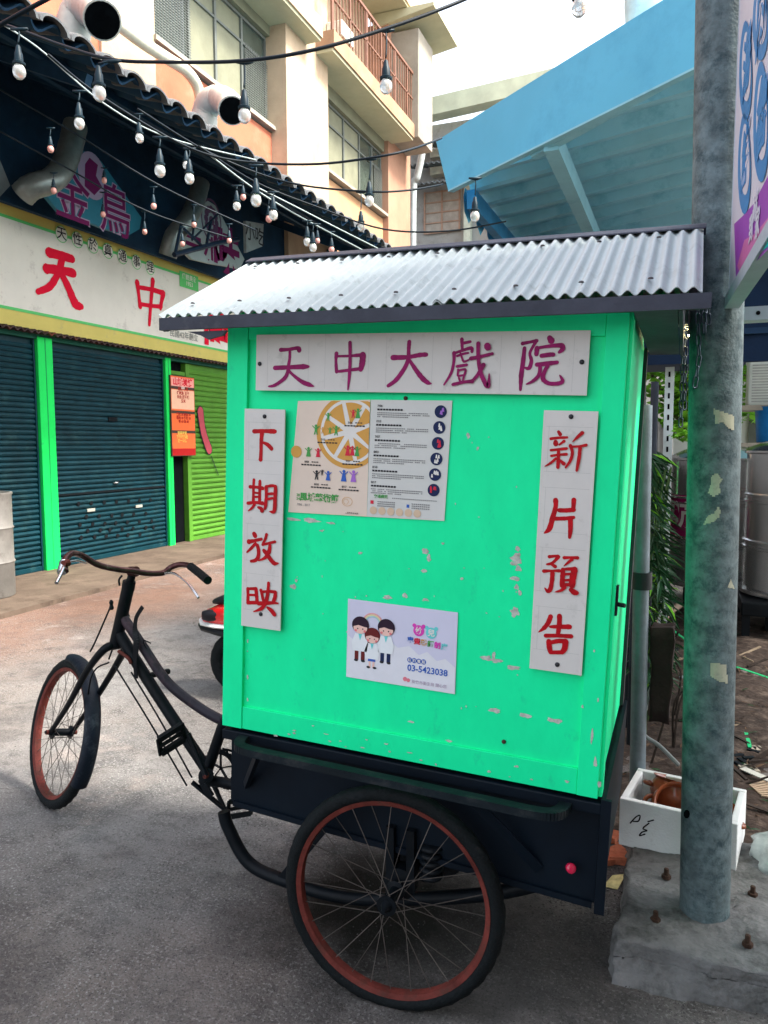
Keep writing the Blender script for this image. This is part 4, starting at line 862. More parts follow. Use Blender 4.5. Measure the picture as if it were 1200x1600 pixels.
for k in range(12): disc(b, c_.y+.14*math.cos(k*math.pi/6), c_.z+.17*math.sin(k*math.pi/6), .055, .001+.0002*k, MP2, 10)
disc(b, c_.y, c_.z, .07, .004, MP2, 12); b.build('flower_crest', flat('crest', (.10, .05, .10)), o)
o, X_ = placard('small white placard in the gloom right of the rhombus placard', [(384, 345), (412, 350), (410, 385), (385, 395)], mat('pale_placard', (.35, .38, .38), .5, bump=0))
MP2 = plane_M((X_+.003, 0, 0), (0, 1, 0), (0, 0, 1)); c_ = PX(398, 368, X_); text('小吃', .3, MP2 @ Matrix.Translation((c_.y, c_.z, 0)), INK, 'character', o, .01)
placard('plain grey placard corner at the left edge under the canopy', [(-25, 240), (0, 250), (16, 290), (-10, 318), (-30, 310)], mat('grey_placard2', (.16, .2, .22), .6, bump=0))
# ---------------- ducts
DUCT = mat('galvanised_duct', (.50, .48, .42), .5, .1, var=.15, scale=5, bump=.1, dirt=(.35, .30, .24), damt=.25)
DUCTD = mat('dim_duct', (.18, .20, .19), .4, .6, var=.25, scale=5)
def duct(label, pts, r, m, mouth=True):
    P_ = smoothpts(pts, 5); o = thing('vent_duct', label, 'duct', P_[0], 'kitchen vent ducts through the canopy')
    b = MB(); b.tube(P_, [r*(1+.03*(i % 2)) for i in range(len(P_))], 20, cap=not mouth); b.build('pipe', m, o, True, auto=25)
    if mouth:
        d = (P_[-1]-P_[-2]).normalized(); u = d.orthogonal().normalized(); M_ = plane_M(P_[-1], u, d.cross(u))
        MB().lathe([(r*.94, -.25), (r*.94, .0), (r*1.06, .0), (r*1.06, -.03)], 22, M_).build('mouth_ring', m, o, True, auto=30)
        MB().lathe([(0, .004), (r*.96, .004)], 22, M_).build('inner_shade_disc', BLK, o)  # black disc across the mouth paints in the duct's inner shade
    return o
duct('large bent vent duct with dark round mouth above the canopy at top left', [PX(114, 84, -5.4), PX(114, 50, -5.4), PX(122, 22, -5.35), PX(138, 14, -5.2), PX(152, 20, -5.0), PX(160, 32, -4.85)], .155, DUCT)
duct('smaller bent vent duct with dark mouth rising past the pale column', [PX(320, 205, -5.6), PX(320, 178, -5.6), PX(328, 160, -5.5), PX(343, 155, -5.35), PX(357, 162, -5.15), PX(363, 173, -5.0)], .155, DUCT)
duct('dull silver duct hanging under the canopy beside the teal placard', [PX(118, 195, -6.3), PX(110, 230, -6.3), PX(98, 262, -6.3), PX(80, 282, -6.3), PX(50, 292, -6.4), PX(35, 305, -6.5)], .125, DUCTD, False)
duct('dull silver duct hanging under the canopy beside the rhombus placard', [PX(314, 285, -6.3), PX(306, 315, -6.3), PX(292, 345, -6.3), PX(272, 368, -6.4), PX(262, 400, -6.5)], .12, DUCTD, False)
o = thing('wall_pipe', 'cream drain pipe slanting down the orange wall behind the vent ducts', 'pipe', PX(175, 30, -7.2))
MB().tube(smoothpts([PX(160, 20, -7.1), PX(185, 38, -7.1), PX(225, 68, -7.1), PX(262, 92, -7.1), PX(290, 110, -7.1), PX(308, 135, -7.1), PX(314, 165, -7.1), PX(316, 200, -7.1)], 4), .085, 14).build('pipe', mat('cream_pipe', (.55, .50, .38), .5, var=.1), o, True)

# ================================================================== APARTMENT BUILDING ABOVE
AB = thing('apartment_building', 'cream and orange apartment block with grilled windows and balconies over the shop', 'building', (-8.2, 14, 4.5))
ORG = mat('orange_render', (.40, .125, .07), .85, var=.12, scale=1.5, bump=.3, bscale=30, dirt=(.36, .19, .12), damt=.3, dscale=1.2)
CRM = mat('cream_render', (.44, .33, .225), .85, var=.15, scale=1.2, bump=.3, bscale=30, dirt=(.34, .23, .15), damt=.3, dscale=1)
GRYC = mat('grey_cream_concrete', (.30, .27, .22), .85, var=.15, scale=2, bump=.3, dirt=(.28, .24, .2), damt=.3)
SOFF = mat('yellow_cream_soffit', (.44, .42, .28), .8, var=.1, scale=1.5)
BROWN = mat('brown_metal_rail', (.18, .09, .06), .6, var=.2)
FRM = mat('grey_window_frame', (.13, .14, .125), .5, var=.15)
GLS = mat('dull_window_glass', (.06, .075, .06), .15, var=.2, scale=2, bump=0, spec=.7)
CURT = mat('yellowish_blind', (.19, .19, .13), .7, var=.15, scale=2)
UX = -7.5
MB().box((UX-.8, 2, 4.6), (UX, 8.75, 16)).box((UX-.8, 9.9, 4.6), (UX, 13.45, 7.55)).build('orange_wall', ORG, AB)
MB().box((UX-.8, 8.75, 4.6), (UX+.05, 9.9, 16)).build('cream_pier', CRM, AB)
MB().box((UX-.8, 15.4, 4.6), (UX-.05, 19.45, 7.55)).build('orange_wall', mat('pale_orange_render', (.45, .26, .14), .85, var=.1, scale=1.5), AB)
MB().box((UX-.8, 13.455, 4.6), (UX+.33, 15.3, 16)).build('column', CRM, AB)
MB().box((UX-.8, 19.46, 4.6), (UX+.1, 21.2, 12.45)).build('column', mat('salmon_render', (.38, .21, .14), .85, var=.12, scale=1.5), AB)
MB().box((UX-.9, 9.9, 9.5), (UX-.5, 13.45, 16)).box((UX-.9, 15.3, 9.5), (UX-.5, 19.45, 16)).build('recess_wall', CRM, AB)
MB().box((UX-.9, 9.9, 7.5), (UX-.5, 13.45, 9.5)).box((UX-.9, 15.3, 7.5), (UX-.5, 19.45, 9.5)).build('recess_wall', BLK, AB)
def window(y0, y1, z0, z1, panes, blinds):
    x = UX-.12; fr = MB()
    fr.box((x-.04, y0, z0), (x+.03, y1, z0+.05)).box((x-.04, y0, z1-.05), (x+.03, y1, z1))
    n_ = len(panes)
    ys = [y0+(y1-y0)*f for f in panes]+[y1]
    for yy in ys: fr.box((x-.035, yy-.03, z0+.05), (x+.025, yy+.03, z1-.05))
    zt = z1-.45; fr.box((x-.03, y0, zt-.02), (x+.02, y1, zt+.02)); w_ = fr.build('window', FRM, AB)
    for k in range(n_):
        for (a_, c_) in ((z0+.05, zt-.02), (zt+.02, z1-.05)):
            b = MB(); b.box((x-.02, ys[k]+.03, a_), (x-.012, ys[k+1]-.03, c_)); b.build('pane', CURT if k in blinds else GLS, w_)
    gr = MB(); g0 = y0
    for k in range(n_):
        if k in (0, n_-1):
            for i in range(1, 14): yy = ys[k]+(ys[k+1]-ys[k])*i/14; gr.box((x+.06, yy-.006, z0+.06), (x+.068, yy+.006, zt))
            for i in range(1, 26): zz = z0+.06+(zt-z0-.1)*i/26; gr.box((x+.069, ys[k]+.02, zz-.005), (x+.075, ys[k+1]-.02, zz+.005))
    tag(gr.build('grille', FRM, w_), kind='stuff')
    MB().box((UX-.1, y0-.05, z0-.09), (UX+.10, y1+.03, z0-.02)).build('sill', GRYC, w_)
    MB().box((UX-.5, y0, z1+.01), (UX-.0, y1, z1+.30)).build('lintel', CURT, w_)
window(9.92, 13.44, 7.68, 9.30, [0, .30, .52, .76], {1, 2})
window(15.34, 19.42, 7.68, 9.22, [0, .2, .42, .65, .85], {1, 2})
# balconies
def balcony(y0, y1, xo, z, h, rail=True):
    s_ = MB(); s_.box((UX-.48, y0, z), (xo, y1, z+.06)); sb = s_.build('balcony', SOFF, AB)
    MB().box((UX+.01, y0-.02, z+.061), (xo+.04, y1+.02, z+.40)).build('fascia', CRM if not rail else mat('stained_fascia', (.34, .21, .13), .85, var=.2, scale=2, dirt=(.2, .16, .12), damt=.3), sb)
    if rail:
        n_ = int((y1-y0)/.16)
        for i in range(n_): yy = y0+(i+.5)*(y1-y0)/n_; MB().box((xo-.03, yy-.012, z+.40), (xo-.01, yy+.012, z+.4+h)).build('baluster', BROWN, sb)
        for i in range(int((y1-y0)/.9)+1): yy = y0+.02+i*.9; MB().box((xo-.04, yy-.03, z+.40), (xo+.0, yy+.03, z+.42+h)).build('rail_post', BROWN, sb)
        MB().box((xo-.05, y0, z+.4+h), (xo+.01, y1, z+.46+h)).build('handrail', BROWN, sb); MB().box((xo-.045, y0, z+.4+h*.5), (xo+.0, y1, z+.43+h*.5)).build('handrail', BROWN, sb)
    return sb
balcony(9.0, 14.3, -6.85, 9.5, .9, False)
balcony(14.75, 19.7, -6.80, 9.52, 1.25, True)
balcony(15.2, 21.4, -6.85, 12.7, 1.2, False)
MB().bevbox((UX-.3, 19.7, 9.6), (UX+.85, 20.9, 12.3), .02).build('balcony_end_wall', GRYC, AB)
MB().prism([(UX-.3, 19.4, 12.35), (UX+1.35, 19.4, 12.6), (UX+1.35, 19.4, 12.68), (UX-.3, 19.4, 12.68)], (0, 1, 0), 2.2).build('small_roof', SOFF, AB)
b = MB(); c_ = PX(520, 60, UX+.35); b.bevbox((UX+.34, c_.y-.3, c_.z-.12), (UX+.7, c_.y+.3, c_.z+.18), .02); b.build('lamp_box', mat('lamp_box', (.62, .62, .55), .6), AB)
dp = thing('downpipe', 'pale downpipe with a kink at the corner of the salmon column', 'pipe', (-7.2, 21.6, 4))
MB().tube(smoothpts([(-7.3, 21.7, 11.1), (-7.28, 21.6, 10.4), (-7.15, 21.5, 9.9), (-7.3, 21.5, 9.2), (-7.42, 21.5, 8.6), (-7.42, 21.5, 4)], 4), .10, 12).build('pipe', mat('pale_grey_pipe', (.42, .46, .45), .5), dp, True)

# ================================================================== BUILDING ACROSS THE END OF THE ALLEY
EB = thing('end_building', 'low building with pale eaves and grid window closing the far end of the alley', 'building', (-4, 23, 0))
YB = 22.6
MB().box((-9, YB+.4, 0), (6, YB+.8, 11.2)).build('wall', mat('weathered_end_wall', (.30, .30, .28), .85, var=.2, scale=.8, dirt=(.2, .18, .16), damt=.4), EB)
b = MB(); b.beam((-8.1, YB, 11.42), (3, YB-.3, 11.95), .5, .5, (0, 0, 1)); b.build('eave', mat('pale_green_cream_eave', (.52, .56, .42), .7, var=.15, scale=1.5), EB)
CORR = mat('dark_corrugated_awning', (.12, .14, .15), .6, var=.3, scale=2)
for z_, dx in ((10.5, 0), (9.95, .2), (9.4, -.1), (7.35, 0), (6.9, .1)):
    MB().wave((-8+dx, YB+.3, z_), (6, 0, 0), (0, -.9, -.22), 160, 2, lambda u, v: .03*math.sin(u*6/.16*2*math.pi), .03).build('awning', CORR, EB)
for x0 in (-7.55, -5.6):
    w_ = MB().box((x0, YB+.36, 8.0), (x0+1.15, YB+.39, 9.25)).build('window', mat('end_window_glass', (.33, .30, .26), .3, bump=0), EB)
    for k in range(3): MB().box((x0+k*.55-.02, YB+.33, 8.0), (x0+k*.55+.03, YB+.355, 9.25)).build('mullion', mat('rusty_window_frame', (.34, .22, .16), .6), w_)
    for k in range(5): MB().box((x0, YB+.325, 8.0+k*.3), (x0+1.15, YB+.354, 8.03+k*.3)).build('mullion', mat('rusty_window_frame', (0, 0, 0), .6), w_)
MB().box((-6.25, YB+.1, 4), (-6.05, YB+.35, 10)).build('pillar', mat('pale_green_pillar', (.45, .5, .42), .7), EB)
MB().box((-4.4, YB+.1, 4), (-4.25, YB+.35, 10)).build('pillar', mat('pale_green_pillar', (0, 0, 0), .7), EB)
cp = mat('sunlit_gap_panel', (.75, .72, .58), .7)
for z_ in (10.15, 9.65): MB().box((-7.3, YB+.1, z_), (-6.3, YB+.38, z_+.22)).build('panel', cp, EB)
MB().box((-8, YB-.4, 6.95), (0, YB-.2, 7.15)).build('beam', mat('beam_grey', (.22, .26, .28), .6), EB)

# ================================================================== RIGHT CANOPY (steel, tinted with the bluish glare)
RC = thing('steel_canopy', 'large sky blue steel canopy with broad fascia rising to the right', 'canopy', (-1.0, 5.5, 3.6))
SKYB = mat('sky_blue_glare_fascia', (.12, .49, .71), .55, var=.06, scale=1.2, bump=.05, dirt=(.09, .40, .62), damt=.3, dscale=1.5)  # bluish glare over the canopy is put into its colour
SKYU = mat('pale_blue_roofing', (.28, .58, .70), .6, var=.08, scale=2, bump=.08, dirt=(.15, .42, .55), damt=.35, dscale=3)
F0 = Vector((-1.75, 5.90, 3.6)); F1 = Vector((.04, 4.46, 3.6)); fd = (F1-F0).normalized(); F2 = F0+fd*7.0
out_n = Vector((fd.y, -fd.x, 0))
fa = MB(); T0 = F0-fd*.17+Vector((0, 0, .42)); T2 = F2+Vector((0, 0, .46))
fa.prism([F0, F2, T2, T0], out_n*-1, .02); fa.build('fascia', SKYB, RC)
fl_ = MB(); fl_.prism([F0+Vector((0, 0, .0)), F2, F2-out_n*.05, F0-out_n*.05], (0, 0, -1), .012); fl_.build('fascia_lip', SKYU, RC)
# roof plane: contains +Y and rises to the right; trimmed along the fascia
sl8 = math.tan(R(8)); xs0 = -1.62
def zr_(x): return 3.60+(x-xs0)*sl8
def yf(x):                                     # fascia line y at x
    return F0.y+(x-F0.x)/fd.x*fd.y+.10
k = 0; x = xs0
pit = .38
for ysheet in range(4):
    y_a = 3.0+0
ys_list = [(2.2, 5.9), (5.8, 9.2), (9.1, 13)]
for (ya, yb2) in ys_list:
    b = MB(); NX = 130; L_ = 5.6; vs = []; lo = []
    nyr = max(2, int((yb2-ya)/pit*10))
    for j in range(nyr+1):
        yy = ya+(yb2-ya)*j/nyr
        for i in (0, 1):
            pass
    rows = []
    for j in range(nyr+1):
        yy = ya+(yb2-ya)*j/nyr
        ph = (yy/pit) % 1
        h = .11*(ph if ph < .86 else (1-ph)/.14*.86)           # lapped, saw-toothed ribs running up the slope
        xs = max(xs0, F0.x+(yy-.10-F0.y)/fd.y*fd.x) if yy < F0.y+.1 else xs0
        rows.append([Vector((xs+(4.2-xs)*i/3, yy, zr_(xs+(4.2-xs)*i/3)+h+(.012 if ya > 5 else 0))) for i in range(4)])
    vs = [v for r_ in rows for v in r_]; n_ = len(vs)
    b.add(vs+[v+Vector((0, 0, .006)) for v in vs], [(j*4+i, (j+1)*4+i, (j+1)*4+i+1, j*4+i+1) for j in range(nyr) for i in range(3)]+[(n_+j*4+i, n_+j*4+i+1, n_+(j+1)*4+i+1, n_+(j+1)*4+i) for j in range(nyr) for i in range(3)]+[(j*4, n_+j*4, n_+(j+1)*4, (j+1)*4) for j in range(nyr)])
    b.build('roof_sheet', SKYU, RC)
for x in (-.86, .6, 2.0):
    b = MB(); y_s = yf(x)-.02; b.box((x-.05, y_s, zr_(x)-.15), (x+.05, 13, zr_(x)-.01)); b.build('beam', SKYU, RC)
b = MB(); b.beam(F0+fd*.9-out_n*.08+Vector((0, 0, .02)), F2-out_n*.08+Vector((0, 0, .3)), .06, .10); b.build('edge_beam', SKYU, RC)
# scalloped lower edge
b = MB()
for i in range(18):
    y_ = 5.95+i*.38; b.add([(xs0-.02, y_, 3.55), (xs0-.03, y_+.06, 3.46), (xs0-.03, y_+.20, 3.40), (xs0-.02, y_+.38, 3.55), (xs0-.01, y_+.38, 3.62), (xs0-.01, y_, 3.62)], [(0, 1, 2, 3, 4, 5)])
tag(b.build('scalloped_edge', SKYB, RC), kind='stuff')
MB().box((xs0+.02, 5.9, 3.44), (xs0+.09, 13, 3.58)).build('eave_beam', mat('mid_blue_beam', (.03, .2, .4), .6), RC)

# ================================================================== POLE, FOOTING, SIGN
POLE = mat('mottled_galvanised_pole', (.115, .155, .165), .55, .0, var=.4, scale=22, bump=.22, bscale=120, dirt=(.02, .045, .055), damt=.5, dscale=20)
po_ = thing('support_post', 'thick mottled grey green steel post standing on the concrete footing', 'post', (.11, 2.6, .12))
PYC = 2.60; qa = PY(1101, 1400, PYC); qb = PY(1120, 480, PYC); PXB = (qb.x-qa.x)/(qb.z-qa.z)*3.9; PXA = qa.x-(qa.z-.10)*PXB/3.9
b = MB(); nz = 60; rad = .0765
b.tube([Vector((PXA+PXB*t/nz, PYC, .10+3.9*t/nz)) for t in range(nz+1)], rad, 40); b.build('shaft', POLE, po_, True, auto=50)
def on_pole(px, py, extra=.0015):
    d = sight(px, py); cx = PXA+PXB*max(0, (PY(px, py, PYC-.07).z-.1))/3.9; cy = PYC
    a_ = d.x*d.x+d.y*d.y; bb = -2*(d.x*cx+d.y*cy); c2 = cx*cx+cy*cy-(rad+extra)**2; t = (-bb-math.sqrt(max(0, bb*bb-4*a_*c2)))/(2*a_); return CAM+d*t
SCR = mat('torn_yellowed_paper', (.42, .42, .32), .8, var=.12, scale=20, bump=.2, dirt=(.25, .27, .24), damt=.35, dscale=25)
for sh in ([(1115, 638), (1147, 650), (1146, 672), (1138, 668), (1130, 660), (1118, 662)], [(1112, 742), (1122, 740), (1129, 750), (1124, 758), (1126, 770), (1115, 776), (1106, 770), (1110, 758)], [(1099, 820), (1106, 806), (1116, 802), (1122, 790), (1126, 798), (1124, 808), (1114, 816)], [(1137, 918), (1142, 905), (1148, 920)], [(1111, 1036), (1135, 1038), (1137, 1068), (1122, 1064), (1110, 1056)]):
    b = MB(); x0s = min(p[0] for p in sh); x1s = max(p[0] for p in sh); y0s = min(p[1] for p in sh); y1s = max(p[1] for p in sh); ng = 14
    def inside(x, y_):
        r_ = False
        for i in range(len(sh)):
            (xa, ya_), (xb, yb_) = sh[i], sh[i-1]
            if (ya_ > y_) != (yb_ > y_) and x < (xb-xa)*(y_-ya_)/(yb_-ya_)+xa: r_ = not r_
        return r_
    for i in range(ng):
        for j in range(ng):
            xa = x0s+(x1s-x0s)*i/ng; xb = x0s+(x1s-x0s)*(i+1)/ng; ya_ = y0s+(y1s-y0s)*j/ng; yb_ = y0s+(y1s-y0s)*(j+1)/ng
            if inside((xa+xb)/2, (ya_+yb_)/2): b.add([on_pole(xa, ya_), on_pole(xb, ya_), on_pole(xb, yb_), on_pole(xa, yb_)], [(0, 1, 2, 3)])
    b.build('paper_scrap', SCR, po_)
b = MB(); pts = [on_pole(1073+5*math.cos(a_*.7)-0, 1272+7*math.sin(a_*.7), .004) for a_ in range(9)]; b.add(pts, [tuple(range(9))]); b.build('hole', BLK, po_)
FT = mat('rough_footing_concrete', (.15, .15, .148), .9, var=.3, scale=7, bump=1.0, bscale=45, dirt=(.028, .032, .028), damt=.48, dscale=5)
fo = thing('concrete_footing', 'rough grey concrete footing block with rusty bolts around the post', 'footing', (.2, 2.75, 0))
bm = bmesh.new(); bmesh.ops.create_cube(bm, size=1, matrix=Matrix.Translation((.30, 2.72, .055)) @ Matrix.Diagonal((.86, .74, .15, 1))); bmesh.ops.subdivide_edges(bm, edges=bm.edges[:], cuts=44, use_grid_fill=True)
for v in bm.verts:
    h = (v.co.z+.02)/.15; s_ = 1+.07*(1-h); v.co.x = .30+(v.co.x-.30)*s_; v.co.y = 2.72+(v.co.y-2.72)*s_
    from mathutils import noise as _n
    nn = _n.noise_vector(v.co*5)*.035+_n.noise_vector(v.co*17)*.012+_n.noise_vector(v.co*48)*.006; v.co += Vector((nn.x, nn.y, nn.z*.6))
    if h > .7: v.co.z -= .06*max(0, (2.50-v.co.y))
bm.verts.index_update(); b = MB(); b.add([v.co.copy() for v in bm.verts], [tuple(v.index for v in f.verts) for f in bm.faces]); bm.free(); b.build('block', FT, fo, True)
BOLT = mat('rusty_bolt', (.06, .035, .025), .7, .3, var=.5, scale=40)
for (px, py) in ((1041, 1372), (1024, 1440), (1168, 1478), (1176, 1400)):
    c_ = PZ(px, py, .125); MB().lathe([(.016, 0), (.016, .012), (.008, .0125), (.008, .035), (0, .037)], 6, Matrix.Translation(c_)).build('bolt', BOLT, fo)
# banner board hung by the post
SB = thing('banner_board', 'tall angled food banner with blue discs and purple border fixed to the post', 'sign', (.2, 2.6, 2.1))
pA = PY(1146, 460, 2.50); u_ = Vector((-math.sin(R(-2.3-0)), -math.cos(R(2.3)), 0)); u_ = Vector((.045, -1, 0)).normalized()
MBN = plane_M(pA, u_, (0, 0, 1))   # x towards camera, y up, z: outward normal
if (MBN.to_3x3() @ Vector((0, 0, 1))).x > 0: NS = -1
else: NS = 1
BW = mat('banner_white', (.60, .60, .68), .5, var=.04, bump=0); BB = mat('banner_blue', (.04, .22, .50), .5, var=.06, bump=0); BP = mat('banner_purple', (.30, .06, .42), .5, var=.1, bump=0); BPK = mat('banner_pink', (.55, .15, .38), .5, bump=0)
Wb, Hb = 1.4, 1.6
def bp(pts, m, nm, l): b = MB(); b.add([MBN @ Vector((x, y_, NS*l)) for x, y_ in pts], [tuple(range(len(pts)))]); return b.build(nm, m, SB)
b = MB(); b.box((0, .0, -.012), (Wb, Hb, .012), MBN); b.build('board', BW, SB)
def bpx(px, py, l=.013):
    n_ = MBN.to_3x3() @ Vector((0, 0, 1)); o_ = MBN @ Vector((0, 0, NS*l)); d = sight(px, py); t = (o_-CAM).dot(n_)/d.dot(n_); return MBN.inverted() @ (CAM+d*t)
def bpoly(pp, m, nm, l):
    pts = [bpx(x, y_, l) for x, y_ in pp]; b = MB(); b.add([MBN @ v for v in pts], [tuple(range(len(pts)))]); b.build(nm, m, SB)
bpoly([(1147, 350), (1160, 338), (1178, 318), (1187, 300), (1210, 255), (1210, 380), (1150, 440)], BP, 'purple_band', .0135)
bpoly([(1152, 415), (1163, 375), (1180, 365), (1200, 340), (1200, 380), (1160, 440)], BPK, 'pink_band', .0140)
bpoly([(1172, 408), (1200, 345), (1215, 310), (1215, 370), (1200, 385)], flat('banner_teal', (.02, .5, .5)), 'teal_band', .0145)
def blob(cx, cy, rx, ry, m, nm, l): bpoly([(cx+rx*math.cos(a_*math.pi/12)*(1-.15*math.sin(a_*math.pi/12)), cy-ry*math.sin(a_*math.pi/12)) for a_ in range(24)], m, nm, l)
for (cx, cy, rx, ry, t, sz) in ((1165, 110, 10, 78, '湯', .16), (1163, 255, 10, 80, '鮮', .15), (1189, 190, 12, 95, '魯', .17), (1188, 30, 12, 65, '肉', .17)):
    blob(cx, cy, rx, ry, BB, 'blue_disc', .014); blob(cx+1, cy-6, rx*.7, ry*.7, BW, 'white_disc', .0150)
    c_ = bpx(cx+1, cy-4, .016); text(t, sz*1.0, MBN @ Matrix.Translation((c_.x, c_.y, NS*.016)), BB, 'character', SB, .03, sx=(1 if NS > 0 else -1))
for (cx, cy, t) in ((1180, 325, '碳'), (1173, 360, '到'), (1183, 352, '家')):
    c_ = bpx(cx, cy, .016); text(t, .07, MBN @ Matrix.Translation((c_.x, c_.y, NS*.016)), BW, 'character', SB, .02, sx=(1 if NS > 0 else -1))
FRW = mat('pale_blue_grey_frame', (.40, .46, .52), .5, var=.1)
b = MB(); b.box((-.035, -.035, -.02), (Wb, .0, .02), MBN); b.box((-.0, .0, -.02), (.006, Hb, .0135), MBN); b.build('frame', FRW, SB)
bar = thing('crossbar', 'perforated blue grey steel bar crossing behind the post under the canopy', 'bar', (.3, 2.9, 2.08))
b = MB(); b.box((-.12, 2.87, 2.055), (1.6, 2.90, 2.10)); b.box((-.12, 2.9005, 2.055), (1.6, 2.94, 2.06)); b.build('angle_bar', FRW, bar)
b = MB()
for i in range(14): b.lathe([(.007, 0), (.007, .002), (0, .0021)], 10, Matrix.Translation((.22+i*.09, 2.869, 2.078)) @ Matrix.Rotation(R(90), 4, 'X'))
tag(b.build('bolt_hole', BLK, bar), kind='stuff')

# ================================================================== RIGHT YARD
# fence of weathered boards
FN = thing('board_fence', 'weathered grey board fence running back beside the green box', 'fence', (-.3, 8, 0))
FW = mat('weathered_grey_board', (.16, .155, .15), .85, var=.3, scale=8, bump=.5, bscale=40, stretch=(4, 4, .6), dirt=(.06, .065, .06), damt=.35)
random.seed(3)
for i in range(64):
    y_ = 4.75+i*.175; h = 1.84+random.uniform(-.06, .05)-(.0 if i > 2 else 0)
    M_ = Matrix.Translation((-.27+random.uniform(-.012, .012), y_, 0)) @ Matrix.Rotation(random.uniform(-.02, .02), 4, 'X')
    MB().box((-.011, 0, .0), (.011, .165, h), M_).build('board', FW, FN)
for z_ in (.5, 1.45): MB().box((-.33, 4.75, z_), (-.285, 16, z_+.07)).build('rail', FW, FN)
for k, (y_, x_, h) in enumerate(((4.3, -.22, 1.95), (4.55, -.25, 2.05), (4.75, -.17, 2.0))):
    o = thing('bamboo_stake', ('short', 'tall', 'middle')[k]+' dark stake standing before the board fence by the grey pipe', 'stake', (x_, y_, 0)); MB().tube([(x_, y_, 0), (x_+.01, y_, h)], .022, 8).build('shaft', mat('dark_stake', (.03, .035, .045), .8), o, True)
gp = thing('grey_pipe', 'upright galvanised pipe between the green box and the fence', 'pipe', (-.13, 3.3, 0))
GP = mat('galvanised_pipe', (.17, .21, .24), .45, .4, var=.2, scale=10, bump=.15, dirt=(.14, .17, .19), damt=.35, dscale=12)
MB().tube([(-.135, 3.3, 0), (-.15, 3.3, 1.80)], .032, 18).build('pipe', GP, gp, True, auto=50)
MB().tube([(-.1395, 3.3, 1.05), (-.141, 3.3, 1.12)], .04, 18).build('coupling', mat('wet_black_tape', (.03, .035, .04), .4), gp, True, auto=40)
bg_ = thing('hanging_bag', 'dark brown cloth bundle hanging against the grey pipe', 'bag', (-.05, 3.35, .6))
bm = bmesh.new(); bmesh.ops.create_cube(bm, size=1, matrix=Matrix.Translation((-.055, 3.36, .69)) @ Matrix.Diagonal((.085, .1, .40, 1))); bmesh.ops.subdivide_edges(bm, edges=bm.edges[:], cuts=6, use_grid_fill=True)
for v in bm.verts: nn = _n.noise_vector(v.co*14)*.014; v.co += nn; v.co.x += .02*(v.co.z-.69)
bm.verts.index_update(); b = MB(); b.add([v.co.copy() for v in bm.verts], [tuple(v.index for v in f.verts) for f in bm.faces]); bm.free(); b.build('cloth', mat('dark_brown_cloth', (.028, .02, .018), .9, bump=.4), bg_, True)
HOSE = mat('grey_hose', (.20, .22, .22), .5, var=.2)
o = thing('hose', 'looped grey hose falling from the pipe to the white foam box', 'hose', PZ(1010, 1200, 0))
for pts, r_ in (([(1027, 1000, 3.35), (1026, 1040, 3.4), (1018, 1075, 3.45), (1002, 1105, 3.5), (997, 1130, 3.5), (1008, 1150, 3.45), (1030, 1165, 3.4), (1060, 1195, 3.3)], .009), ([(1030, 1010, 3.38), (1028, 1060, 3.4), (1012, 1100, 3.4), (1000, 1122, 3.4), (992, 1150, 3.35), (988, 1185, 3.3)], .011), ([(1022, 1005, 3.38), (1024, 1045, 3.38), (1016, 1085, 3.38), (999, 1128, 3.42)], .008)):
    P_ = [PD(x, y_, d_*.985) for x, y_, d_ in pts]
    for v in P_: v.z = max(v.z, .015)
    MB().tube(smoothpts(P_, 6), r_, 10).build('loop', HOSE, o, True)
o = thing('fallen_stick', 'twisted pale branch lying at the foot of the fence behind the hose', 'branch', PZ(1050, 960, 0))
MB().tube(smoothpts([PZ(1012, 985, .1), PZ(1030, 972, .12), PZ(1048, 955, .18), PZ(1062, 945, .2)], 4), .03, 8).build('wood', mat('pale_branch', (.36, .26, .2), .8), o, True)
# foam box with clay pots
FM_ = mat('white_expanded_foam', (.72, .74, .74), .7, var=.04, scale=10, bump=.25, bscale=120, dirt=(.45, .44, .42), damt=.2, dscale=8)
fb = thing('foam_box', 'dirty white foam box with black scrawl holding clay pots beside the post', 'box', (.03, 3.05, .1))
A0 = Vector((-.185, 2.955, .115)); ux = (Vector((.222, 2.89, .115))-A0); Lb = ux.length; ux.normalize(); uy = Vector((-ux.y, ux.x, 0)); FBM = plane_M(A0, ux, uy)
wl = .026; Db = .32; Hb_ = .185
b = MB(); b.bevbox((0, 0, 0), (Lb, wl, Hb_), .004, FBM); b.build('front_wall', FM_, fb)
b = MB(); b.bevbox((0, Db-wl, 0), (Lb, Db, Hb_), .004, FBM); b.build('back_wall', FM_, fb)
for x_ in (0, Lb-wl): b = MB(); b.bevbox((x_, wl-.0005, 0), (x_+wl, Db-wl+.0005, Hb_-.001), .004, FBM); b.build('end_wall', FM_, fb)
b = MB(); b.box((wl, wl, .0), (Lb-wl, Db-wl, .025), FBM); b.build('floor', FM_, fb)
MFB = plane_M(A0-uy*.001, ux, (0, 0, 1)); b = MB(); s_ = 1/1200*2.95
def scr(pts, w_): return [((x-967)/1200*2.97, .185-(y_-1248-(x-967)*.19)/1200*2.97, w_) for x, y_ in pts]
for i, st in enumerate(([(984, 1287), (992, 1277), (998, 1274), (996, 1283), (988, 1284)], [(1010, 1283), (1018, 1280)], [(1004, 1292), (1012, 1285), (1003, 1294), (1009, 1297), (1002, 1300), (998, 1306), (1006, 1303)])): ribbon(b, scr(st, .005), MFB, .0005*i)
b.build('marker_scrawl', flat('marker', (.01, .01, .012)), fb)
CLAY = mat('glazed_brown_clay', (.22, .055, .02), .3, var=.35, scale=7, bump=.1, dirt=(.10, .035, .02), damt=.35, dscale=6, coat=.5)
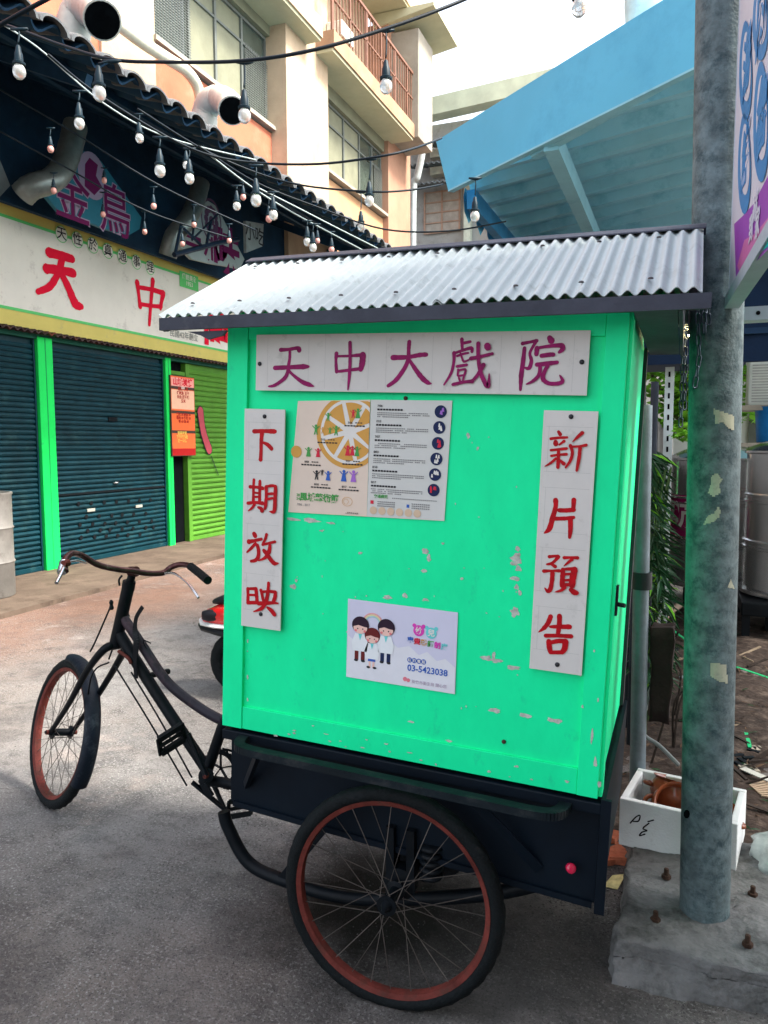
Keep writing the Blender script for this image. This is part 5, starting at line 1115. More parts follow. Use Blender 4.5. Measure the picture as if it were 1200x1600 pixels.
def pot(label, c, tilt, r):
    o = thing('clay_pot', label, 'pot', c, 'clay pots in the foam box'); M_ = Matrix.Translation(c) @ Matrix.Rotation(tilt[0], 4, 'X') @ Matrix.Rotation(tilt[1], 4, 'Y')
    b = MB(); b.lathe([(0, -.055), (r*.55, -.055), (r*.85, -.035), (r, .0), (r*.97, .035), (r*.86, .052), (r*.92, .062), (r*.97, .063), (r*.90, .055), (r*.82, .045), (r*.93, .0), (r*.8, -.03), (0, -.045)], 36, M_); b.build('body', CLAY, o, True, auto=50)
    for s_ in (-1, 1):
        MB().tube([M_ @ Vector((s_*(r*.95+.028*math.sin(math.pi*i/8)), .028*math.cos(math.pi*i/8), .02)) for i in range(9)], .009, 8).build('handle', CLAY, o, True)
    return o
inb = lambda x, y_, z: FBM @ Vector((x, y_, z))
pot('upright brown clay pot with open mouth at the back of the foam box', inb(.165, .215, .145), (R(-18), R(8)), .095)
pot('brown clay pot lying tilted at the front of the foam box', inb(.18, .125, .13), (R(50), R(12)), .092)
pot('clay pot seen right of the post inside the foam box', inb(.32, .17, .12), (R(-8), R(24)), .075)
pb = mat('clear_plastic_bag', (.35, .40, .38), .2, var=.2, scale=20, bump=.6, bscale=12, spec=.8)
bg2 = thing('plastic_bag', 'crumpled grey plastic sack right of the foam box', 'bag', (.42, 3.1, 0))
bm = bmesh.new(); bmesh.ops.create_icosphere(bm, subdivisions=4, radius=1)
for v in bm.verts: nn = _n.noise_vector(v.co*2.4)*.28+_n.noise_vector(v.co*7)*.06; v.co = Vector(((v.co.x+nn.x)*.17+.42, (v.co.y+nn.y)*.15+3.02, max(.0, (v.co.z+nn.z)*.13+.09)))
bm.verts.index_update(); b = MB(); b.add([v.co.copy() for v in bm.verts], [tuple(v.index for v in f.verts) for f in bm.faces]); bm.free(); b.build('sack', pb, bg2, True)
# water tanks
SS = mat('stainless_steel_tank', (.82, .82, .82), .2, .95, var=.08, scale=4, bump=.02)
def tank(label, cx, cy, r, z0, z1, seg=48):
    o = thing('water_tank', label, 'water tank', (cx, cy, 0), 'stainless water tanks in the yard'); H = z1-z0; pr = [(0, z0)]
    pr += [(r*.96, z0), (r, z0+.02)]
    for k in (1/3, 2/3): zz = z0+H*k*.92; pr += [(r, zz-.05), (r+.018, zz-.04), (r+.018, zz-.025), (r, zz-.015), (r, zz+.005), (r+.018, zz+.015), (r+.018, zz+.03), (r, zz+.04)]
    pr += [(r, z1-.13), (r+.022, z1-.12), (r+.022, z1-.10), (r*.97, z1-.07), (r*.75, z1-.02), (r*.3, z1), (0, z1)]
    MB().lathe(pr, seg, Matrix.Translation((cx, cy, 0))).build('tank_body', SS, o, True, auto=40)
    b = MB(); b.lathe([(r+.03, z0-.04), (r+.04, z0-.03), (r+.04, z0), (r-.05, z0)], seg, Matrix.Translation((cx, cy, 0))); b.build('base_ring', SS, o, True, auto=40)
    for k in range(4): a_ = k*math.pi/2+.6; MB().beam((cx+r*.8*math.cos(a_), cy+r*.8*math.sin(a_), 0), (cx+r*.8*math.cos(a_), cy+r*.8*math.sin(a_), z0-.04), .05, .05, (0, 1, 0)).build('leg', BLACKMET, o)
    return o
tk = tank('stainless steel tank with magenta label, half hidden left of the post', .40, 8.5, .50, .26, 1.60)
b = MB(); ring_ = [R(180+8), R(180+72)]; cxt, cyt, rt_ = .40, 8.5, .503
for i in range(10):
    a0 = ring_[0]+(ring_[1]-ring_[0])*i/10; a1 = ring_[0]+(ring_[1]-ring_[0])*(i+1)/10
    b.add([(cxt+rt_*math.cos(a0), cyt+rt_*math.sin(a0), .72), (cxt+rt_*math.cos(a1), cyt+rt_*math.sin(a1), .72), (cxt+rt_*math.cos(a1), cyt+rt_*math.sin(a1), 1.13), (cxt+rt_*math.cos(a0), cyt+rt_*math.sin(a0), 1.13)], [(0, 1, 2, 3)])
b.build('label', flat('tank_magenta', (.42, .02, .15)), tk)
for k, (t, a_) in enumerate((('鴻', 205), ('茂', 232))):
    aa = R(a_); n_ = Vector((math.cos(aa), math.sin(aa), 0)); M_ = plane_M(Vector((cxt, cyt, .92))+n_*.512, Vector((-math.sin(aa), math.cos(aa), 0)), (0, 0, 1)); text(t, .26, M_, flat('white', (0, 0, 0)), 'character', tk, .03)
tank('large shiny stainless steel tank on a dark stand right of the post', 1.12, 7.6, .58, .36, 1.68)
o = thing('tank_stand', 'black steel stand full of shadow beneath the right hand tank', 'stand', (1.1, 7.6, 0)); b = MB(); b.bevbox((.5, 7.0, .20), (1.75, 8.2, .315), .01); b.build('top', BLACKMET, o)
for x_ in (.54, 1.7):
    for y_ in (7.05, 8.15): MB().box((x_-.03, y_-.03, 0), (x_+.03, y_+.03, .2)).build('leg', BLACKMET, o)
# lean-to roof behind (dark blue) and chains
LT = thing('lean_to_roof', 'dark navy beam and roof edge behind the hanging chains', 'roof', (0, 6.2, 2.2)); NV = mat('navy_steel', (.003, .014, .042), .6, var=.25, scale=2)
MB().box((-.62, 6.0, 2.215), (.55, 6.08, 2.42)).build('fascia', NV, LT); MB().box((-.62, 6.08, 2.42), (.55, 9, 2.9)).build('roof_panel', NV, LT); MB().box((-.62, 5.98, 2.425), (.55, 6.02, 2.75)).build('upper_fascia', NV, LT); MB().box((-.62, 5.955, 2.40), (.55, 5.979, 2.44)).build('ledge', mat('navy_light', (.012, .035, .08), .6), LT)
ps = thing('slotted_upright', 'white slotted angle steel upright holding the lean-to roof', 'post', (.02, 6.2, 0)); c_ = PY(1046, 620, 6.2)
b = MB(); b.box((c_.x-.035, 6.2, .0), (c_.x+.03, 6.204, 2.215)); b.box((c_.x+.0265, 6.2045, 0), (c_.x+.03, 6.24, 2.215)); b.build('angle', mat('white_angle_steel', (.55, .62, .62), .5), ps)
b = MB()
for i in range(24): b.box((c_.x-.012, 6.197, .3+i*.08), (c_.x+.003, 6.1995, .34+i*.08))
tag(b.build('slot', BLK, ps), kind='stuff')
CHN = mat('galvanised_chain', (.07, .09, .12), .45, .7, var=.3, scale=30)
def chain(label, pts, r=.011, wr=.0028):
    P_ = [Vector(p) for p in pts]; o = thing('hanging_chain', label, 'chain', P_[0], 'chains hanging beside the post'); d = [0]
    for i in range(len(P_)-1): d.append(d[-1]+(P_[i+1]-P_[i]).length)
    step = .031; n_ = int(d[-1]/step)
    for k in range(n_):
        s_ = k*step; i = max(j for j in range(len(d)) if d[j] <= s_+1e-9); i = min(i, len(P_)-2); t = (s_-d[i])/(d[i+1]-d[i]); c_ = P_[i].lerp(P_[i+1], t); tz = (P_[i+1]-P_[i]).normalized()
        a_ = Vector((.9, .43, 0)) if k % 2 else Vector((-.43, .9, 0)); a_ = (a_-tz*a_.dot(tz)).normalized()
        loop = [c_+a_*(r*.62*math.cos(q_))+tz*(r*.62*math.sin(q_)+ (r*.95 if math.sin(q_) > 0 else -r*.95)) for q_ in [2*math.pi*j/10+.31 for j in range(10)]]
        MB().tube(loop, wr, 5, closed=True).build('link', CHN, o, True)
zc = 2.02
def cp_(px, py, y_=2.95): return PY(px, py, y_)
chain('longest dark chain bunch hanging left of the post', [cp_(1066, 480), cp_(1067, 560), cp_(1063, 675)])
chain('chain hanging doubled with a hook end close beside the longest one', [cp_(1071, 480), cp_(1071, 570), cp_(1069, 650)], .011)
chain('chain loop hanging left below the lit bulb', [cp_(1083, 500), cp_(1081, 570), cp_(1077, 632)])
chain('chain loop hanging against the left edge of the post', [cp_(1090, 482, 2.50), cp_(1092, 560, 2.50), cp_(1086, 600, 2.50), cp_(1083, 628, 2.50)])
chain('short chain over the face of the post top', [cp_(1100, 480, 2.50), cp_(1101, 540, 2.50)])
chain('second short chain near the middle of the post top', [cp_(1106, 482, 2.50), cp_(1107, 520, 2.50)])
# foliage
LEAFB = mat('bright_green_leaf', (.16, .42, .03), .5, var=.4, scale=3, bump=0); LEAFD = mat('dark_bamboo_leaf', (.012, .05, .018), .45, var=.5, scale=4, bump=0)
def leafmesh(name, m, L_, w_):
    b = MB(); vs = [(0, 0, 0), (L_*.3, w_/2, .01*L_), (L_*.65, w_*.4, -.04*L_), (L_, 0, -.16*L_), (L_*.65, -w_*.4, -.04*L_), (L_*.3, -w_/2, .01*L_), (L_*.35, 0, -.02*L_)]
    me = bpy.data.meshes.new(name); me.from_pydata(vs, [], [(0, 6, 1), (1, 6, 2), (2, 6, 3), (3, 6, 4), (4, 6, 5), (5, 6, 0)]); me.materials.append(m); me.update(); return me, vs, [(0, 6, 1), (1, 6, 2), (2, 6, 3), (3, 6, 4), (4, 6, 5), (5, 6, 0)]
tr_ = thing('leafy_tree', 'bright green leafy tree beyond the fence seen under the dark roof', 'tree', (.1, 12, 0))
MB().tube([(.2, 12.5, 0), (.25, 12.4, 1.6), (.0, 12.3, 3.0)], [.12, .09, .04], 10).tube([(.25, 12.4, 1.6), (.9, 12.2, 2.8)], [.06, .02], 8).tube([(.25, 12.4, 1.5), (-.6, 12.6, 2.9)], [.06, .02], 8).build('trunk', mat('bark', (.10, .08, .06), .9), tr_, True)
b = MB(); _, lv, lf = leafmesh('l', LEAFB, .17, .09); random.seed(8)
for i in range(5200):
    cl_ = random.choice(((-.6, 12.4, 2.7, .8), (.3, 12.2, 2.9, .8), (1.0, 12.5, 2.6, .7), (-.1, 12, 3.6, 1), (.9, 12.4, 3.6, .9), (-1.2, 12.8, 3.2, .8), (.1, 12.6, 2.1, .45), (1.6, 13, 3, .9)))
    d = Vector((random.gauss(0, 1), random.gauss(0, 1), random.gauss(0, 1))).normalized()*cl_[3]*random.uniform(.55, 1)
    M_ = Matrix.Translation(Vector(cl_[:3])+d) @ Matrix.Rotation(random.uniform(0, 6.28), 4, 'Z') @ Matrix.Rotation(random.uniform(-.9, .9), 4, 'X') @ Matrix.Rotation(random.uniform(-.6, .6), 4, 'Y') @ Matrix.Scale(random.uniform(.6, 1.2), 4)
    b.add([M_ @ Vector(v) for v in lv], lf)
tag(b.build('crown', LEAFB, tr_), kind='stuff')
bp_ = thing('bamboo_plant', 'dark narrow-leaved bamboo plant growing against the fence behind the pipe', 'plant', (-.12, 4.6, 0))
b = MB(); random.seed(9)
for k in range(9):
    x_ = -.19+random.uniform(-.02, .13); y_ = 4.4+random.uniform(0, .8); b.tube(smoothpts([(x_, y_, 0), (x_+random.uniform(-.04, .05), y_, .8), (x_+random.uniform(-.06, .1), y_, 1.5)], 4), .006, 5)
b.build('stem', mat('bamboo_stem', (.05, .10, .03), .6), bp_)
_, lv, lf = leafmesh('l2', LEAFD, .16, .022); n1 = MB(); n2_ = MB()
for i in range(900):
    z = random.uniform(.28, 1.62); x_ = -.17+random.uniform(-.04, .12)*(.6+.4*math.sin(z*3)); y_ = random.uniform(4.3, 5.3)
    M_ = Matrix.Translation((x_, y_, z)) @ Matrix.Rotation(random.uniform(0, 6.28), 4, 'Z') @ Matrix.Rotation(random.uniform(-.5, .5), 4, 'X') @ Matrix.Rotation(random.uniform(.1, .9), 4, 'Y') @ Matrix.Scale(random.uniform(.6, 1.25), 4)
    (n1 if random.random() < .9 else n2_).add([M_ @ Vector(v) for v in lv], lf)
tag(n1.build('leaves', LEAFD, bp_), kind='stuff'); tag(n2_.build('young_leaves', LEAFB, bp_), kind='stuff')
wc = thing('weed_clump', 'small bright green weed clump sprouting on the fence top beside the chain', 'plant', PY(1072, 675, 5.5)); b = MB()
for i in range(90): M_ = Matrix.Translation(PY(1072, 676, 5.5)+Vector((random.gauss(0, .035), random.gauss(0, .03), random.gauss(0, .022)))) @ Matrix.Rotation(random.uniform(0, 6.28), 4, 'Z') @ Matrix.Rotation(random.uniform(-1, 1), 4, 'X') @ Matrix.Scale(.25, 4); b.add([M_ @ Vector((v[0], v[1]*3, v[2])) for v in lv], lf)
tag(b.build('leaves', LEAFB, wc), kind='stuff')
# white house and roof on the far right
WH_ = thing('white_house', 'pale house wall with air conditioner shelf beyond the tanks', 'building', (3, 13, 0))
WWL = mat('pale_house_wall', (.62, .66, .64), .8, var=.08, scale=1, dirt=(.4, .42, .4), damt=.2)
MB().box((-.15, 14.0, 0), (6, 14.4, 4.6)).build('wall', WWL, WH_)
w_ = MB().box((1.0, 13.93, 1.5), (2.6, 13.99, 2.4)).build('window', GLS, WH_); MB().box((.95, 13.90, 1.45), (2.65, 13.925, 1.5)).box((.95, 13.90, 2.4), (2.65, 13.925, 2.45)).box((1.77, 13.90, 1.5), (1.82, 13.925, 2.4)).build('frame', FRM, w_)
MB().prism([(-.2, 14.5, 4.6), (6, 14.5, 4.6), (6, 13.0, 3.9), (-.2, 13.0, 3.9)], (0, 0, 1), .06).build('roof', mat('grey_roof', (.3, .32, .33), .7), WH_)
ac = thing('air_conditioner', 'white air conditioner unit on a bracket shelf right of the post', 'air conditioner', (1.15, 10, 2.0)); c_ = PY(1186, 620, 10)
MB().bevbox((c_.x-.12, 10, c_.z-.1), (c_.x+.7, 10.35, c_.z+.42), .02).build('case', mat('ac_case', (.62, .64, .6), .5, var=.05), ac)
b = MB()
for k in range(14): b.box((c_.x-.08, 9.992, c_.z-.06+k*.032), (c_.x+.6, 10, c_.z-.045+k*.032))
tag(b.build('grille', mat('ac_grille', (.35, .36, .34), .5), ac), kind='stuff'); MB().box((c_.x-.25, 9.85, c_.z-.16), (c_.x+.8, 10.4, c_.z-.101)).build('shelf', GRYC, ac)
bb = thing('blue_bin', 'blue plastic bin below the air conditioner shelf', 'bin', (.95, 10.1, 1.6)); MB().lathe([(.0, 1.55), (.17, 1.55), (.2, 1.95), (.215, 1.96), (.19, 1.96), (.16, 1.6), (0, 1.6)], 20, Matrix.Translation((c_.x+.16, 10.0, .1))).build('bin_body', mat('blue_plastic', (.01, .16, .45), .4), bb, True, auto=40)
sh_ = thing('shelf', 'grey shelf carrying the blue bin beyond the tanks', 'shelf', (1, 10.1, 1.5)); MB().box((c_.x-.2, 9.8, 1.60), (c_.x+1.2, 10.3, 1.645)).build('top', GRYC, sh_)
for x_ in (c_.x-.15, c_.x+1.15):
    for y_ in (9.85, 10.25): MB().box((x_-.02, y_-.02, 0), (x_+.02, y_+.02, 1.6)).build('leg', FRM, sh_)

# ================================================================== DRUM, SCOOTER
DR = mat('grey_beige_drum', (.20, .19, .175), .5, .2, var=.2, scale=4, bump=.1, dirt=(.09, .08, .07), damt=.35, dscale=5)
dr = thing('steel_drum', 'grey steel drum with dark hole at the left edge of the pavement', 'drum', (-6.86, 5.85, 0)); c_ = PZ(-20, 940, .0)
dcx, dcy, drr = -6.83, 5.95, .29
pr = [(0, .055), (drr*.97, .055), (drr, .07)]
for z_ in (.42, .78): pr += [(drr, z_-.02), (drr+.012, z_), (drr, z_+.02)]
pr += [(drr, 1.12), (drr+.01, 1.135), (drr+.01, 1.15), (drr-.015, 1.15), (drr-.02, 1.12), (0, 1.12)]
MB().lathe(pr, 40, Matrix.Translation((dcx, dcy, 0))).build('drum_body', DR, dr, True, auto=35)
c_ = PX(2, 862, dcx+.2); vv = Vector((c_.x-dcx, c_.y-dcy, 0)).normalized(); aa = math.atan2(-.85, .45)
n_ = Vector((math.cos(aa), math.sin(aa), 0)); M_ = plane_M(Vector((dcx, dcy, .36))+n_*(drr+.001), Vector((-n_.y, n_.x, 0)), (0, 0, 1)); MB().lathe([(0, 0), (.075, 0), (.082, .006), (.075, .008)], 20, M_).build('round_hole', BLK, dr)
sc = thing('scooter', 'red motor scooter with white trim parked behind the green box', 'scooter', (-2.3, 4.3, 0))
REDP = mat('red_scooter_paint', (.62, .015, .015), .25, var=.05, bump=0, coat=.8); BKP = mat('black_scooter_plastic', (.012, .012, .015), .4, var=.2)
WTR = mat('white_trim', (.66, .66, .64), .35, var=.05, bump=0)
for x_ in (-2.80, -1.62):
    t_ = MB(); tyre(t_, (x_, 4.3, .205), .155, .05, (1, 0, 0), (0, 0, 1), (0, -1, 0), 40); w_ = t_.build('wheel', RUBBER, sc, True)
    MB().lathe([(0, -.03), (.09, -.03), (.105, -.035), (.11, 0), (.105, .035), (.09, .03), (0, .03)], 24, plane_M((x_, 4.3, .205), (1, 0, 0), (0, 0, 1))).build('rim', BKP, w_, True, auto=40)
    h = MB(); 
    for k in range(5): a_ = 2*math.pi*k/5; h.lathe([(0, 0), (.018, 0)], 8, plane_M((x_+.06*math.cos(a_), 4.265, .205+.06*math.sin(a_)), (1, 0, 0), (0, 0, 1)))
    h.build('rim_hole', RIMRED, w_)
def loft(secs, m, nm, par=sc):   # secs: (x, ycentre, zc, hw, hh)
    b = MB(); n_ = 16; vs = []
    for x_, yc_, z_, hw, hh in secs:
        for k in range(n_): a_ = 2*math.pi*k/n_; vs.append((x_, yc_+hw*abs(math.cos(a_))**.7*(1 if math.cos(a_) > 0 else -1), z_+hh*abs(math.sin(a_))**.7*(1 if math.sin(a_) > 0 else -1)))
    fs = [(i*n_+k, (i+1)*n_+k, (i+1)*n_+(k+1) % n_, i*n_+(k+1) % n_) for i in range(len(secs)-1) for k in range(n_)]+[tuple(range(n_)), tuple((len(secs)-1)*n_+k for k in reversed(range(n_)))]
    b.add(vs, fs); return b.build(nm, m, par, True, auto=45)
loft([(-3.06, 4.3, .50, .03, .02), (-3.0, 4.3, .51, .10, .05), (-2.88, 4.3, .535, .15, .08), (-2.7, 4.3, .56, .17, .10), (-2.45, 4.3, .55, .18, .12), (-2.25, 4.3, .48, .16, .13)], REDP, 'tail_body')
loft([(-3.075, 4.3, .475, .035, .012), (-3.01, 4.3, .472, .12, .018), (-2.88, 4.3, .475, .17, .02), (-2.6, 4.3, .48, .19, .02), (-2.3, 4.3, .45, .17, .02)], WTR, 'white_trim_strip')
loft([(-3.08, 4.3, .445, .04, .015), (-3.01, 4.3, .44, .115, .028), (-2.85, 4.3, .435, .165, .035), (-2.5, 4.3, .42, .17, .05), (-2.2, 4.3, .36, .15, .08)], BKP, 'lower_fairing')
loft([(-2.93, 4.3, .62, .09, .02), (-2.85, 4.3, .64, .13, .035), (-2.5, 4.3, .67, .14, .04), (-2.2, 4.3, .66, .13, .04), (-2.1, 4.3, .62, .1, .02)], BKP, 'seat')
loft([(-2.98, 4.18, .535, .02, .03), (-2.93, 4.17, .54, .03, .04), (-2.86, 4.17, .54, .02, .03)], BKP, 'tail_light')
loft([(-2.35, 4.3, .28, .15, .07), (-2.1, 4.3, .25, .17, .05), (-1.9, 4.3, .25, .17, .05), (-1.78, 4.3, .36, .15, .10)], REDP, 'floorboard')
MB().prism([(-1.84, 4.12, .3), (-1.84, 4.48, .3), (-1.72, 4.46, .85), (-1.72, 4.14, .85)], (1, 0, .2), .08).build('leg_shield', REDP, sc)
MB().tube([(-1.62, 4.3, .22), (-1.74, 4.3, .9)], .03, 10).build('fork', BKP, sc, True); MB().tube([(-1.80, 3.98, .98), (-1.74, 4.15, .95), (-1.74, 4.45, .95), (-1.8, 4.62, .98)], .016, 10).build('handlebar', BKP, sc, True)
loft([(-1.82, 4.3, .95, .08, .05), (-1.7, 4.3, .95, .12, .07), (-1.6, 4.3, .94, .09, .06), (-1.57, 4.3, .94, .05, .04)], REDP, 'headlight_cowl')
loft([(-1.8, 4.3, .44, .06, .02), (-1.62, 4.3, .46, .075, .03), (-1.42, 4.3, .40, .05, .02)], REDP, 'front_fender')

sc.location.x += .09
# ================================================================== STRING LIGHTS
CBL = mat('black_cable', (.006, .012, .018), .5, var=.1, bump=0); CBLW = mat('pale_cable', (.35, .42, .42), .5, var=.1, bump=0)
def cable(label, pts, r=.0055, m=CBL):
    P_ = [PD(*p) for p in pts]; b = MB().tube(smoothpts(P_, 6), r, 6); o = b.build('light_cable', m, None, True, loc=P_[0]); tag(o, label, 'cable', 'cables strung across the alley'); return o
cable('thick black cable crossing the very top left corner', [(-10, 45, 2.3), (30, 22, 2.3), (82, -6, 2.3)], .007)
cable('nearest black light cable sagging across the upper left of the picture', [(-20, 30, 3.3), (32, 47, 3.2), (100, 72, 3.1), (175, 93, 3.0), (260, 97, 2.95), (378, 95, 2.8), (490, 78, 2.8), (606, 44, 2.9), (700, 10, 3.0), (780, -25, 3.1)], .0065)
cable('black light cable sagging in front of the pale column', [(75, 85, 3.3), (145, 142, 3.5), (258, 212, 3.8), (330, 243, 3.9), (410, 255, 4.0), (500, 256, 3.9), (583, 246, 3.8), (640, 234, 3.9), (690, 216, 4.4)], .006)
cable('thin light cable passing the second window to the blue fascia', [(215, 170, 4.2), (330, 240, 4.6), (450, 285, 4.8), (570, 299, 4.6), (640, 297, 4.7), (692, 288, 5.0)], .006)
cable('lowest light cable just above the ridge of the box roof', [(310, 228, 4.5), (400, 285, 4.9), (500, 325, 5.1), (600, 358, 5.2), (700, 361, 5.2), (790, 346, 5.5)], .006)
cable('pale thin cable running down under the canopy eave', [(330, 244, 4.6), (390, 290, 5.0), (450, 328, 5.2), (520, 366, 5.4), (580, 398, 5.6)], .005, CBLW)
cable('pale thin cable close beneath the tile eave on the left', [(-10, 30, 4.6), (60, 75, 4.6), (160, 160, 4.7), (260, 214, 4.9), (400, 250, 5.2)], .005, CBLW)
cable('pale cable branching toward the box roof ridge', [(400, 292, 5), (460, 322, 5.2), (530, 358, 5.4), (590, 388, 5.6)], .005, CBLW)
cable('thin dark cable slung deep under the shop canopy', [(0, 140, 6.6), (120, 210, 7), (250, 290, 7.4), (400, 360, 8)], .008)
cable('second dark cable slung deep under the shop canopy', [(0, 205, 6.8), (100, 260, 7.2), (230, 330, 7.6), (360, 372, 8.2)], .008)
SOCK = mat('black_bulb_socket', (.006, .02, .03), .45, var=.1, bump=0)
GLB = mat('clear_bulb_glass', (.85, .88, .86), .08, var=.02, bump=0, trans=.55, spec=.6)
GLP = mat('pinkish_bulb_glass', (.75, .38, .33), .2, var=.05, bump=0, trans=.3)
WIRE = mat('bulb_filament', (.5, .3, .15), .4, .8, bump=0)
bulbs = [(30, 112, 45, 20, 0, 'large clear bulb at the far left edge below the nearest cable'), (155, 146, 95, 21, 0, 'large clear bulb hanging before the second eave tile cluster at left'),
 (124, 193, 142, 16, 0, 'clear bulb below and left of the second large bulb'), (218, 216, 178, 13, 0, 'small warm bulb against the dark canopy above the teal placard'),
 (250, 267, 214, 17, 0, 'clear bulb midway between the teal placard and the eave'), (296, 279, 232, 15, 0, 'front clear bulb of the pair above the rhombus placard'),
 (291, 258, 226, 11, 0, 'rear small bulb of the pair above the rhombus placard'), (382, 181, 97, 20, 0, 'large clear bulb at the mouth of the smaller vent duct'),
 (603, 135, 47, 20, 0, 'large clear bulb before the upper balcony at top centre'), (577, 314, 248, 15, 0, 'clear bulb hanging before the second window bay'),
 (564, 354, 300, 12, 0, 'small clear bulb below the second window bay'), (742, 338, 372, 15, 1, 'clear bulb standing before the scalloped edge of the blue canopy'),
 (400, 313, 258, 17, 0, 'largest clear bulb in the cluster right of the rhombus placard'), (370, 322, 290, 12, 0, 'leftmost bulb in the cluster right of the rhombus placard'),
 (427, 336, 300, 14, 0, 'right bulb in the cluster above the box roof corner'), (420, 342, 308, 10, 2, 'pinkish bulb touching the right bulb of the cluster'),
 (480, 378, 345, 12, 0, 'left bulb of the trio just above the box roof ridge'), (489, 387, 350, 12, 0, 'middle bulb of the trio just above the box roof ridge'),
 (518, 390, 362, 9, 2, 'small pinkish bulb alone right of the trio above the ridge'), (496, 376, 350, 8, 2, 'small pinkish bulb behind the trio above the ridge'),
 (905, 12, -30, 24, 0, 'large bulb cut by the top edge in front of the white sky'), (79, 233, 200, 10, 2, 'dim pink bulb left of the silver duct'),
 (84, 298, 270, 9, 2, 'dim pink bulb at the left tip of the teal placard'), (163, 282, 262, 8, 2, 'dim pink bulb before the badge of the teal placard'),
 (161, 335, 300, 8, 2, 'dim pink bulb between the two characters of the teal placard'), (240, 322, 292, 9, 2, 'dim pink bulb just right of the teal placard'),
 (226, 362, 330, 8, 2, 'dim pink bulb right above the signboard edge'), (303, 351, 320, 8, 2, 'dim pink bulb before the crossed steel bracket'),
 (285, 381, 355, 8, 2, 'dim pink bulb at the left foot of the crossed bracket'), (358, 376, 350, 8, 2, 'dim pink bulb at the right end of the crossed bracket'),
 (380, 308, 285, 9, 2, 'small pinkish bulb behind the left of the cluster')]
for (x, y_, ay, dpx, kind, lab) in bulbs:
    dist = .052*1200/dpx; c_ = PD(x, y_, dist); up_ = kind == 1
    o = thing('string_light_bulb', lab, 'light bulb', c_, 'string light bulbs over the alley')
    M_ = Matrix.Translation(c_)
    g_ = GLP if kind == 2 else GLB
    MB().lathe([(0, -.030), (.012, -.028), (.022, -.018), (.026, -.002), (.024, .012), (.016, .026), (.013, .032)], 16, M_).build('glass', g_, o, True)
    MB().lathe([(.017, .026), (.029, .027), (.030, .036), (.021, .041), (.019, .075), (.014, .085), (.011, .105), (.006, .112), (0, .113)], 14, M_ @ Matrix.Diagonal((.85, .85, .9, 1)) @ Matrix.Translation((0, 0, .002))).build('socket', SOCK, o, True, auto=40)
    MB().tube([c_+Vector((-.006, 0, .02)), c_+Vector((-.008, 0, -.008)), c_+Vector((0, 0, -.012)), c_+Vector((.008, 0, -.008)), c_+Vector((.006, 0, .02))], .0012, 4).build('filament', WIRE, o)
    a_ = PD(x+(175-155 if x == 155 else 0)+(2 if x in (577,) else 0), ay, dist)
    if up_: a_ = c_+Vector((0, 0, .2))
    b = MB().tube(smoothpts([c_+Vector((0, 0, .11)), (c_+Vector((0, 0, .11))).lerp(a_, .5)+Vector((.003, 0, 0)), a_], 3), .0036, 6)
    b.tube([a_-rt*.035-Vector((0, 0, .0)), a_-Vector((0, 0, .004)), a_+rt*.035], [.005, .009, .005], 8); b.build('drop_cord', SOCK, o, True)
lb = thing('lit_bulb', 'glowing yellow bulb hanging among the chains left of the post', 'light bulb', PY(1082, 516, 3.0)); c_ = PY(1082, 516, 3.0)
MB().lathe([(0, -.026), (.014, -.020), (.020, 0), (.010, .016)], 14, Matrix.Translation(c_)).build('glass', mat('lit_bulb_glass', (1, .8, .4), .3, bump=0, emit=(1, .85, .35), estr=22), lb, True)
MB().lathe([(.009, .014), (.010, .04), (.005, .05), (.002, .09)], 10, Matrix.Translation(c_)).build('socket', mat('pale_socket', (.5, .5, .45), .5), lb, True)
ll = bpy.data.lights.new('bulb_light', 'POINT'); ll.energy = 1.2; ll.color = (1, .8, .4); ll.shadow_soft_size = .014; lo_ = bpy.data.objects.new('bulb_light', ll); C.objects.link(lo_); lo_.location = Vector((0, -.02, 0)); lo_.parent = lb
# white gas globe at the top centre-right
wg = thing('roof_tank', 'pale rounded tank end above the blue fascia at the top of the picture', 'tank', PD(1010, 8, 7)); c_ = PD(1012, 5, 7.5)
MB().lathe([(0, -.35), (.14, -.32), (.20, -.22), (.22, 0), (.22, .4)], 24, Matrix.Translation(c_)).build('tank_body', mat('pale_aqua_tank', (.5, .68, .7), .4, bump=0), wg, True)

# ================================================================== LITTER, GRAVEL
random.seed(21)
gv = MB()
for i in range(7000):
    if i < 3600: x_ = random.gauss(-.30, .28); y_ = random.gauss(2.75, .32)
    elif i < 5400: x_ = random.uniform(-1.9, .2); y_ = random.uniform(1.6, 3.4)
    else: x_ = random.uniform(-4, 1.2); y_ = random.uniform(1.5, 7)
    if x_ < -.55 and y_ < 2.2 and random.random() < .7: continue
    s_ = random.uniform(.0015, .0052)
    vs = [(x_+s_*random.uniform(.6, 1.2)*dx, y_+s_*random.uniform(.6, 1.2)*dy, max(.0005, s_*.3+s_*.8*dz*random.uniform(.6, 1))) for dx, dy, dz in ((1, 0, 0), (-.5, .86, 0), (-.5, -.86, 0), (0, 0, 1))]
    gv.add(vs, [(0, 1, 3), (1, 2, 3), (2, 0, 3), (0, 2, 1)])
tag(gv.build('gravel', mat('gravel_stone', (.06, .058, .055), .9, var=.5, scale=9, bump=0)), kind='stuff')
lt = MB(); lt2 = MB()
for i in range(900):
    x_ = random.uniform(-.25, 1.6); y_ = random.uniform(3.3, 8); a_ = random.uniform(0, 6.28); M_ = Matrix.Translation((x_, y_, random.uniform(.004, .03))) @ Matrix.Rotation(a_, 4, 'Z') @ Matrix.Rotation(random.uniform(-.5, .3), 4, 'Y') @ Matrix.Scale(random.uniform(.15, .45), 4)
    (lt if random.random() < .6 else lt2).add([M_ @ Vector((v[0], v[1]*1.8, v[2])) for v in lv], lf)
